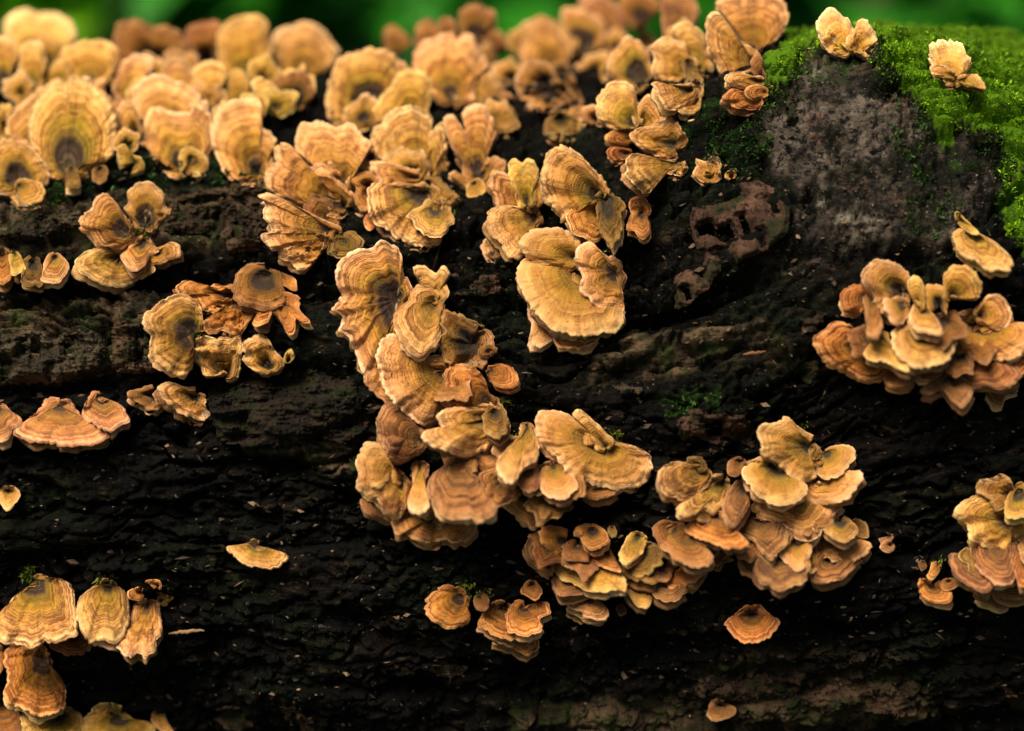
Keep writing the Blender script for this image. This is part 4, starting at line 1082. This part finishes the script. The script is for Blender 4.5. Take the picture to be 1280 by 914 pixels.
# --- right
fungus('tiered peach shelf cluster with ruffled upper caps and grey beige lower tiers', [
    *[fan(x, y, r, an, mat=m) for x, y, r, an, m in ((880,620,40,230,'brown_cap'),(900,650,40,200,'grey_shaded_cap'),(935,660,42,180,'brown_cap'),(970,650,42,170,'grey_shaded_cap'),(1010,640,40,150,'brown_cap'),(950,690,36,190,'grey_shaded_cap'),(1000,690,36,160,'plain'))],
    ('O', (690,735), [(590,770),(568,800),(566,852),(590,905),(650,937),(700,962),(770,932),(826,907),(850,850),(840,790)], k(mat='grey_shaded_cap', d=.1)),
    ('O', (950,795), [(850,798),(838,860),(858,902),(900,918),(960,913),(1010,907),(1063,852),(1100,800)], k(mat='grey_shaded_cap', d=.15)),
    ('O', (530,712), [(492,750),(520,788),(568,772),(570,730)], k(mat='grey_shaded_cap', d=.03)),
    ('O', (790,690), [(712,735),(697,780),(740,822),(760,858),(810,853),(855,790),(858,720)], k(mat='plain', d=.2)),
    ('O', (985,700), [(900,680),(857,730),(888,782),(950,792),(970,813),(1040,798),(1080,803),(1158,750),(1132,698),(1070,695)], k(mat='tan', d=.15)),
    ('O', (1065,640), [(1080,692),(1143,687),(1133,620),(1090,593),(1055,605)], k(mat='tan', d=.1)),
    ('O', (1000,600), [(950,580),(907,640),(960,692),(1020,715),(1072,692),(1088,640),(1055,600)], k(mat='tan', d=.35)),
    ('O', (600,585), [(520,600),(480,660),(520,692),(570,722),(620,772),(660,803),(702,752),(742,702),(755,660),(710,625)], k(mat='grey_shaded_cap', d=.12)),
    ('O', (380,570), [(265,585),(226,650),(280,692),(360,722),(450,748),(510,748),(543,712),(482,650),(450,610)], k(mat='orange', d=.15)),
    ('O', (525,430), [(450,448),(407,510),(418,592),(470,643),(522,582),(555,500)], k(mat='grey_shaded_cap', d=.2)),
    ('O', (420,400), [(330,435),(260,488),(188,530),(198,578),(240,593),(310,563),(370,578),(412,532),(450,450)], k(mat='tan', d=.2)),
    ('O', (320,350), [(240,308),(170,306),(98,340),(89,400),(118,472),(190,501),(270,482),(335,430)], k(mat='tan', d=.14)),
    ('O', (290,330), [(230,310),(240,282),(310,290),(335,350),(300,368)], k(wave=2.2, frill=1.8, mat='olive', d=.2)),
    ('O', (505,300), [(470,288),(437,320),(442,372),(480,383),(525,350)], k(mat='brown_cap', d=.15)),
    ('O', (780,490), [(590,485),(559,540),(588,587),(660,612),(720,638),(768,652),(768,680),(800,698),(860,708),(902,682),(962,592),(1004,513)], k(mat='pink', d=.1, lift=.5)),
    ('O', (690,320), [(580,285),(517,325),(522,392),(578,472),(648,518),(710,525),(805,503),(840,440),(810,390)], k(mat='plain', d=.3, lift=.7)),
    ('O', (890,390), [(795,470),(840,513),(920,528),(1010,513),(1060,483),(1114,400),(1104,357),(1030,350)], k(mat='plain', d=.1, lift=.7)),
    ('O', (930,265), [(870,285),(847,340),(900,388),(970,393),(1032,352),(1053,322),(1079,280),(1063,232),(1000,222),(945,238)], k(mat='plain', d=.18)),
    ('O', (845,235), [(800,140),(730,83),(680,113),(608,128),(587,180),(608,220),(597,270),(650,302),(710,342),(760,392),(820,418),(883,392),(865,330),(875,290),(905,250)], k(mat='plain', d=.16, lift=.5))])
fungus('wavy cream tan cap with a thin stalk below the grey bark and moss', [
    ('P', (845,50), [(818,30),(830,12),(880,60),(930,110),(900,120),(850,85)], k(mat='yellow', d=.1)),
    ('P', (900,110), [(860,85),(807,110),(812,162),(850,213),(910,233),(960,278),(1010,273),(1050,283),(1084,245),(1052,200),(1000,148),(940,115)], k(mat='tan', d=.04, lift=.5))])
fungus('dense rosette of curled caps over layered orange and beige shelves below the grey bark', [
    *[fan(x, y, r, an, mat=m) for x, y, r, an, m in ((1090,420,36,210,'brown_cap'),(1140,410,38,180,'olive'),(1180,400,38,170,'brown_cap'),(1220,420,40,150,'brown_cap'),(1130,380,30,230,'plain'),(1200,440,36,180,'grey_shaded_cap'))],
    ('P', (800,740), [(725,755),(667,802),(710,822),(760,805),(810,853),(850,881),(882,862),(904,810),(880,765)], k(mat='grey_shaded_cap', d=.1)),
    ('P', (1040,775), [(955,810),(980,853),(1022,873),(1045,825),(1092,803),(1105,765)], k(mat='brown_cap', d=.1)),
    ('P', (700,695), [(637,720),(680,758),(740,748),(765,712)], k(mat='grey_shaded_cap', d=.1)),
    ('P', (580,695), [(505,750),(540,788),(590,788),(642,768),(655,715)], k(mat='orange', d=.15)),
    ('P', (900,680), [(737,688),(800,722),(850,772),(900,798),(960,793),(1040,798),(1098,762),(1105,715)], k(mat='grey_shaded_cap', d=.1)),
    ('P', (980,630), [(830,635),(868,702),(930,738),(1000,753),(1080,743),(1155,692),(1155,630)], k(mat='orange', d=.25)),
    ('P', (440,625), [(410,555),(350,508),(290,500),(238,540),(197,575),(248,672),(330,713),(420,753),(490,758),(525,712),(490,655)], k(mat='orange', d=.3)),
    ('P', (430,400), [(432,442),(390,468),(328,452),(315,400),(348,348),(400,332),(442,358)], k(mat='orange', d=.1)),
    ('P', (455,380), [(425,460),(438,530),(428,565),(480,583),(505,520),(485,430)], k(mat='brown_cap', d=.1)),
    ('P', (490,555), [(450,588),(422,642),(460,672),(520,683),(580,713),(623,718),(605,668),(535,585)], k(mat='yellow', d=.12)),
    ('P', (690,545), [(610,506),(543,540),(542,602),(598,673),(650,703),(720,698),(793,662),(833,600),(805,558),(765,550)], k(mat='tan', d=.12)),
    ('P', (590,370), [(615,280),(560,238),(490,226),(417,270),(428,330),(452,372),(478,443),(540,493),(602,503),(629,470),(625,420)], k(mat='tan', d=.30)),
    ('P', (660,445), [(635,390),(612,350),(618,303),(655,294),(688,340),(693,405)], k(mat='yellow', d=.1)),
    ('P', (685,430), [(618,490),(640,532),(680,553),(740,563),(773,552),(745,490),(710,445)], k(mat='tan', d=.2)),
    ('P', (920,515), [(800,465),(752,510),(798,562),(848,633),(890,638),(960,663),(1050,673),(1112,643),(1185,600),(1185,520),(1085,502),(1020,535)], k(mat='tan', d=.22, lift=.5)),
    ('P', (755,430), [(700,465),(687,400),(698,342),(760,337),(793,400),(785,470)], k(mat='yellow', d=.45)),
    ('P', (805,400), [(767,350),(778,280),(830,246),(890,256),(938,310),(943,360),(922,398),(870,382),(840,390)], k(mat='yellow', d=.22)),
    ('P', (925,475), [(927,420),(970,377),(1030,392),(1073,450),(1063,507),(1010,538),(955,518)], k(mat='tan', d=.12))])
fungus('layered yellow over grey banded shelves beside the little orange lobes', [
    *[fan(x, y, r, an, mat=m) for x, y, r, an, m in ((1240,660,40,200,'brown_cap'),(1265,690,40,180,'grey_shaded_cap'),(1230,690,34,220,'olive'))],
    ('Q', (690,745), [(572,765),(640,813),(720,838),(764,802),(750,770)], k(mat='grey_shaded_cap', d=.1)),
    ('Q', (765,685), [(645,715),(678,773),(750,788),(843,773),(890,720)], k(mat='grey_shaded_cap', d=.1)),
    ('Q', (590,570), [(530,553),(458,547),(446,600),(478,663),(548,723),(620,763),(655,740)], k(mat='grey_shaded_cap', d=.1)),
    ('Q', (700,495), [(565,465),(545,540),(578,622),(640,683),(700,713),(773,703),(800,640)], k(mat='grey_shaded_cap', d=.15)),
    ('Q', (855,555), [(765,560),(778,642),(798,703),(850,733),(905,700)], k(mat='orange', d=.2)),
    ('Q', (870,470), [(795,510),(828,593),(885,613)], k(mat='tan', d=.1)),
    ('Q', (765,380), [(670,265),(590,247),(498,290),(474,335),(528,402),(558,473),(620,513),(700,553),(762,548),(767,482),(832,483),(870,440)], k(mat='yellow', d=.2, lift=.6)),
    ('Q', (765,240), [(735,312),(690,328),(640,262),(577,220),(598,168),(650,158),(700,132),(752,148),(775,190)], k(mat='tan', d=.12)),
    ('Q', (800,230), [(745,240),(727,320),(770,368),(850,353),(905,300),(885,200),(810,172)], k(mat='yellow', d=.35))])
fungus('two tiny pinkish caps one above the other on bare dark bark', [
    ('Q', (135,455), [(77,470),(95,500),(140,493),(153,455),(115,435)], k(mat='pink', d=.05)),
    ('Q', (142,500), [(82,513),(110,543),(148,537)], k(mat='pink', d=.05))])
fungus('little orange lobes around a mossy dot beside the layered yellow and grey shelves', [
    ('Q', (350,715), [(315,675),(282,678),(292,762),(370,803),(440,803),(463,760),(435,735)], k(mat='orange', d=.1)),
    ('Q', (440,690), [(397,720),(440,743),(494,715),(475,685)], k(mat='orange', d=.1)),
    ('Q', (385,605), [(340,638),(322,670),(360,683),(393,640)], k(mat='orange', d=.1)),
    ('Q', (305,590), [(283,612),(300,638),(325,620),(322,595)], k(mat='brown_cap', d=.1))])
# ------------------------------------------------------------------ moss
def moss_blades(name, label, polys, count, lo, hi, h, seed, extra_back=False):
    r = np.random.default_rng(seed)
    pxs = []; 
    for pl in polys:
        pl = np.array(pl, float)
        x0, y0 = pl.min(0); x1, y1 = pl.max(0)
        area = (x1 - x0) * (y1 - y0)
        pxs.append((pl, x0, y0, x1, y1, area))
    tot = sum(p[5] for p in pxs)
    xs_, ys_ = [], []
    for pl, x0, y0, x1, y1, ar in pxs:
        n = int(count * ar / tot)
        ax = r.uniform(x0, x1, n); ay = r.uniform(y0, y1, n)
        jx = ax + fbm(ax / 34, ay / 34, 5, .65) * 46; jy = ay + fbm(ax / 34 + 9, ay / 34, 5, .65) * 46
        ok = in_poly(jx, jy, pl)
        dens = fbm(ax / 26 + seed, ay / 20, 4)
        ok &= r.random(n) < sstep(-.35, .15, dens) * .85 + .15
        xs_.append(ax[ok]); ys_.append(ay[ok])
    ax = np.concatenate(xs_); ay = np.concatenate(ys_)
    d = march(ax, ay, full_r)
    ok = ~np.isnan(d)
    ax, ay, d = ax[ok], ay[ok], d[ok]
    P = CAM + d[:, None] * ray(ax, ay)
    if extra_back:                                       # the cushion goes on over the crest and down the far side
        n = 9000
        bx = r.uniform(.10, .34, n); bp = r.uniform(1.75, 2.5, n)
        br = full_r(bx, bp)
        PB = np.stack([bx, -br * np.cos(bp), AXIS_Z + br * np.sin(bp)], -1)
        P = np.concatenate([P, PB])
    n = len(P)
    phi = np.arctan2(P[:, 2] - AXIS_Z, -P[:, 1])
    nor = np.stack([np.zeros(n), -np.cos(phi), np.sin(phi)], -1)
    rnd = r.normal(size=(n, 3)); rnd[:, 2] += .5
    dr = nor * .8 + rnd * .55; dr /= np.linalg.norm(dr, axis=1, keepdims=True)
    sd_ = np.cross(dr, r.normal(size=(n, 3))); sd_ /= np.linalg.norm(sd_, axis=1, keepdims=True)
    clump = .55 + .9 * sstep(-.3, .5, fbm(P[:, 0] / .007 + 3, phi * R_LOG / .007, 3))
    L = h * r.uniform(.5, 1.3, n) * clump; W = L * r.uniform(.10, .19, n)
    base = P - nor * .0005 + nor * (clump * h * .45)[:, None] * r.random((n, 1))
    b0 = base - sd_ * W[:, None] * .6; b1 = base + sd_ * W[:, None] * .6
    mid = base + dr * (L * .5)[:, None]
    m0 = mid - sd_ * W[:, None]; m1 = mid + sd_ * W[:, None]
    droop = np.array([0, 0, -1.0]) * (L * .18)[:, None]
    tip = base + dr * L[:, None] + droop
    V = np.stack([b0, b1, m1, m0, tip], 1).reshape(-1, 3)
    o_ = np.arange(n)[:, None] * 5
    T = np.concatenate([o_ + [[0, 1, 2]], o_ + [[0, 2, 3]], o_ + [[3, 2, 4]]])
    me = mesh_np(name, V, T, smooth=False)
    tone = np.clip(r.normal(.45, .28, n) + .25 * (clump - 1), 0, 1)
    fattr(me, 'tone', np.repeat(tone, 5))
    o = link(name, me, mat_leaf(name + '_green', lo, hi, 'tone', .65))
    o['kind'] = 'stuff'; o['label'] = label; o['category'] = 'moss'
moss_blades('moss', 'bright green moss cushion over the crest of the log', [MOSS], 170000, (.030, .13, .002), (.34, .58, .005), .0014, 3, True)
moss_blades('dark_moss', 'thin dark green moss in hollows and clefts of the bark', DARKMOSS + [[(1085,80),(1140,105),(1170,170),(1130,170)], [(1220,160),(1262,170),(1275,260),(1240,300)], [(870,180),(960,160),(950,220),(880,225)]], 26000, (.006, .024, .002), (.045, .12, .005), .0018, 4)
# green tufts where caps join the bark
KN = [(575,250),(560,262),(690,340),(762,318),(780,255),(630,505),(638,545),(583,735),(605,745),(45,725),(40,715),(335,345),(430,165),(420,285),(433,300),(170,300),(178,292),(245,420),(240,412),(1010,537),(1110,375),(870,590),(925,640),(1175,705),(770,545),(90,215),(220,205),(925,115),(800,65),(505,350),(600,410),(690,705),(800,700),(650,500),(840,130),(135,727),(760,380)]
moss_blades('moss_tufts', 'tiny yellow green moss tufts where fungi join the bark', [[(x - 11, y - 8), (x + 11, y - 8), (x + 11, y + 9), (x - 11, y + 9)] for x, y in KN], 9000, (.05, .075, .006), (.16, .20, .012), .0022, 6)
moss_blades('sparse_moss', 'sparse dark moss sprigs scattered over the black bark', [[(-60,250),(1340,300),(1340,960),(-60,960)]], 9000, (.006, .014, .003), (.035, .055, .010), .0013, 8)

# ------------------------------------------------------------------ crumbs of wood and bark on the log
def crumbs():
    r = np.random.default_rng(11)
    n = 5200
    ax = r.uniform(-60, 1340, n); ay = r.uniform(190, 980, n)
    d = march(ax, ay, full_r); ok = ~np.isnan(d); ax, ay, d = ax[ok], ay[ok], d[ok]
    P = CAM + d[:, None] * ray(ax, ay); n = len(P)
    sz = .00025 + .0009 * r.random(n) ** 4
    V, Q, tone = [], [], []
    oc = np.array([[1, 0, 0], [-1, 0, 0], [0, 1, 0], [0, -1, 0], [0, 0, 1], [0, 0, -1]], float)
    ft = np.array([[0, 2, 4], [2, 1, 4], [1, 3, 4], [3, 0, 4], [2, 0, 5], [1, 2, 5], [3, 1, 5], [0, 3, 5]])
    for i in range(n):
        M = r.normal(size=(3, 3)) * .45 + np.eye(3)
        V.append(P[i] + (oc * [1.5, 1, .7]) @ M * sz[i]); Q.append(ft + 6 * i); tone += [r.random() ** 2.2] * 6
    me = mesh_np('wood_crumbs', np.concatenate(V), np.concatenate(Q), smooth=False)
    fattr(me, 'tone', np.array(tone))
    o = link('wood_crumbs', me, mat_leaf('crumb', (.020, .015, .010), (.24, .15, .085), 'tone', .8))
    o['kind'] = 'stuff'; o['label'] = 'tiny crumbs of bark and wood on the dark log'; o['category'] = 'debris'
crumbs()

def splinter(label, t, p0, p1, w, mat):
    a, b_ = tp(t, [p0, p1])
    n = 14
    tt = np.linspace(0, 1, n)
    px = a[0] + (b_[0] - a[0]) * tt; py = a[1] + (b_[1] - a[1]) * tt + fbm(tt * 5 + px / 40, tt * 0, 2) * 3
    dd = logd(px, py).min() - .002 + .0015 * (tt - .5) ** 2
    rad = w * (.35 + .65 * np.sin(np.pi * np.clip(tt, .03, .97))) * (1 + .3 * perlin(tt * 6, tt * 0 + px[0]))
    ang = np.linspace(0, 2 * np.pi, 7, endpoint=False)
    rows = []
    for i in range(n):
        c = CAM + dd[i] * ray(px[i], py[i])
        rows.append([c + (U_DIR * math.cos(q) * rad[i] - F_DIR * math.sin(q) * rad[i] * .5) * MPP for q in ang])
    V = np.array(rows).reshape(-1, 3)
    F = grid_faces(n, 7, wrap_m=True).tolist() + [list(range(7))[::-1], list(range((n - 1) * 7, n * 7))]
    me = bpy.data.meshes.new('wood_splinter'); me.from_pydata(V.tolist(), [], F); me.update()
    o = link('wood_splinter', me, mat); tag(o, label, 'splinter')
sp_m = mat_leaf('splinter_wood', (.26, .13, .06), (.40, .24, .12))
sp_d = mat_leaf('splinter_brown', (.14, .055, .02), (.22, .09, .035))
splinter('pale splinter of wood lying on black bark beside the bell-shaped shelf', 'R', (900,392), (1090,374), 2.4, sp_m)
splinter('thin orange brown needle of wood in the dark cleft below the grey bark', 'T', (675,252), (790,238), 1.8, sp_d)
splinter('short upright twig between the large fluted fan and the cascade', 'K', (650,40), (605,185), 2.2, MAT['brown'])
splinter('small brown stick under the torn orange caps', 'J', (725,270), (735,430), 2.8, MAT['dark'])
splinter('thin upright reddish sliver on dark bark beside the cascade', 'L', (1215,15), (1222,95), 2.6, MAT['red'])

# ------------------------------------------------------------------ undergrowth behind the log
def leaf_patch(V, F, T, base, direc, side, L, W, tone, droop):
    k0 = len(V)
    n = 5
    nrm = np.cross(side, direc)
    for i in range(n + 1):
        t = i / n
        c = base + direc * L * t + np.array([0, 0, -1.0]) * droop * L * t * t
        w = W * math.sin(math.pi * min(1, .06 + t * .94)) ** .8
        V.append(c - side * w + nrm * w * .25); V.append(c); V.append(c + side * w + nrm * w * .25)
        T.extend([tone] * 3)
    for i in range(n):
        a = k0 + i * 3
        F.append((a, a + 1, a + 4, a + 3)); F.append((a + 1, a + 2, a + 5, a + 4))
LEAFM = {'bright': mat_leaf('leaf_bright', (.18, .52, .008), (.34, .75, .020), 'tone', .5, .4),
         'mid': mat_leaf('leaf_mid', (.018, .19, .006), (.05, .34, .010), 'tone', .5, .4),
         'deep': mat_leaf('leaf_deep', (.010, .13, .004), (.028, .26, .007), 'tone', .5, .4),
         'dead': mat_leaf('leaf_dead', (.10, .050, .018), (.22, .12, .05), 'tone', .8)}
stem_m = mat_leaf('plant_stem', (.03, .05, .012), (.06, .08, .02))
def plant(x, y, h, tone, nleaf, leafL, seed, label, group):
    r = np.random.default_rng(seed)
    root = empty('leafy_plant' if tone != 'dead' else 'dead_fern', (x, y, 0))
    V, F, T = [], [], []
    SV, SF = [], []
    for s in range(6):
        az = r.uniform(0, 6.28); lean = r.uniform(.1, .5)
        top = np.array([math.cos(az) * lean * h, math.sin(az) * lean * h, h * r.uniform(.7, 1.05)])
        k0 = len(SV)
        for i in range(6):
            t = i / 5; c = top * t * np.array([t, t, 1]) ; rad = .004 * (1 - .7 * t)
            for q in range(5): SV.append(c + np.array([math.cos(q * 1.2566), math.sin(q * 1.2566), 0]) * rad)
        for i in range(5):
            for q in range(5):
                a = k0 + i * 5 + q; b_ = k0 + i * 5 + (q + 1) % 5
                SF.append((a, b_, b_ + 5, a + 5))
        for j in range(nleaf):
            t = r.uniform(.25, 1); c = top * t * np.array([t, t, 1])
            a2 = r.uniform(0, 6.28); el = r.uniform(-.1, .8)
            dv = np.array([math.cos(a2) * math.cos(el), math.sin(a2) * math.cos(el), math.sin(el)])
            sv = np.cross(dv, [0, 0, 1.0]); sv /= np.linalg.norm(sv)
            LL = leafL * r.uniform(.6, 1.2)
            leaf_patch(V, F, T, c, dv, sv, LL, LL * r.uniform(.2, .34), r.random(), r.uniform(.1, .6))
    me = bpy.data.meshes.new('foliage'); me.from_pydata([tuple(v) for v in V], [], F)
    me.polygons.foreach_set('use_smooth', np.ones(len(me.polygons), bool))
    me.update(); fattr(me, 'tone', np.array(T))
    link('foliage', me, LEAFM[tone], root)
    me2 = bpy.data.meshes.new('stem'); me2.from_pydata([tuple(v) for v in SV], [], SF); me2.update()
    link('stem', me2, stem_m, root)
    tag(root, label, 'plant', group)
GB = 'low plants behind the log'
LB = {'bright': 'light green leafy plant, out of focus, behind the log',
      'mid': 'mid green leafy plant, out of focus, growing behind the log',
      'deep': 'deep green leafy plant, out of focus, growing behind the log',
      'dead': 'brown dead fern, out of focus, behind the moss'}
PL = [(-.42, .95, .24, 'bright', 9, .10), (-.60, 1.15, .26, 'mid', 9, .11), (-.20, 1.05, .22, 'mid', 9, .10), (-.10, 1.40, .24, 'deep', 7, .09), (.02, 1.2, .22, 'deep', 9, .11),
      (.18, 1.0, .20, 'deep', 9, .10), (.30, 1.3, .22, 'deep', 9, .10), (.36, .85, .19, 'mid', 9, .09), (.46, 1.25, .25, 'dead', 7, .09), (.62, 1.1, .24, 'deep', 9, .11),
      (-.35, 1.5, .28, 'deep', 9, .11), (.10, 1.6, .26, 'deep', 9, .11), (.50, 1.65, .28, 'mid', 9, .11), (-.75, 1.5, .30, 'deep', 9, .12), (.80, 1.5, .28, 'deep', 9, .12),
      (-.55, 1.9, .30, 'mid', 9, .12), (-.15, 1.95, .30, 'deep', 9, .12), (.28, 2.0, .30, 'deep', 9, .12), (.68, 2.05, .30, 'mid', 9, .12), (-1.0, 1.2, .28, 'mid', 9, .12), (1.05, 1.2, .28, 'mid', 9, .12),
      (-.95, 2.0, .32, 'deep', 9, .12), (1.1, 2.0, .32, 'deep', 9, .12)]
for i in range(26):
    PL.append((-1.1 + 2.2 * ((i * 7) % 26) / 25, .8 + .9 * ((i * 11) % 26) / 25, .20 + .06 * ((i * 5) % 7) / 6, ('mid', 'deep', 'mid', 'bright', 'mid')[i % 5] if i * 7 % 26 < 10 else 'deep', 9, .10))
for i, (x, y, h, tn, nl, ll) in enumerate(PL):
    plant(x, y, h, tn, nl, ll, 100 + i, LB[tn], GB if tn != 'dead' else None)
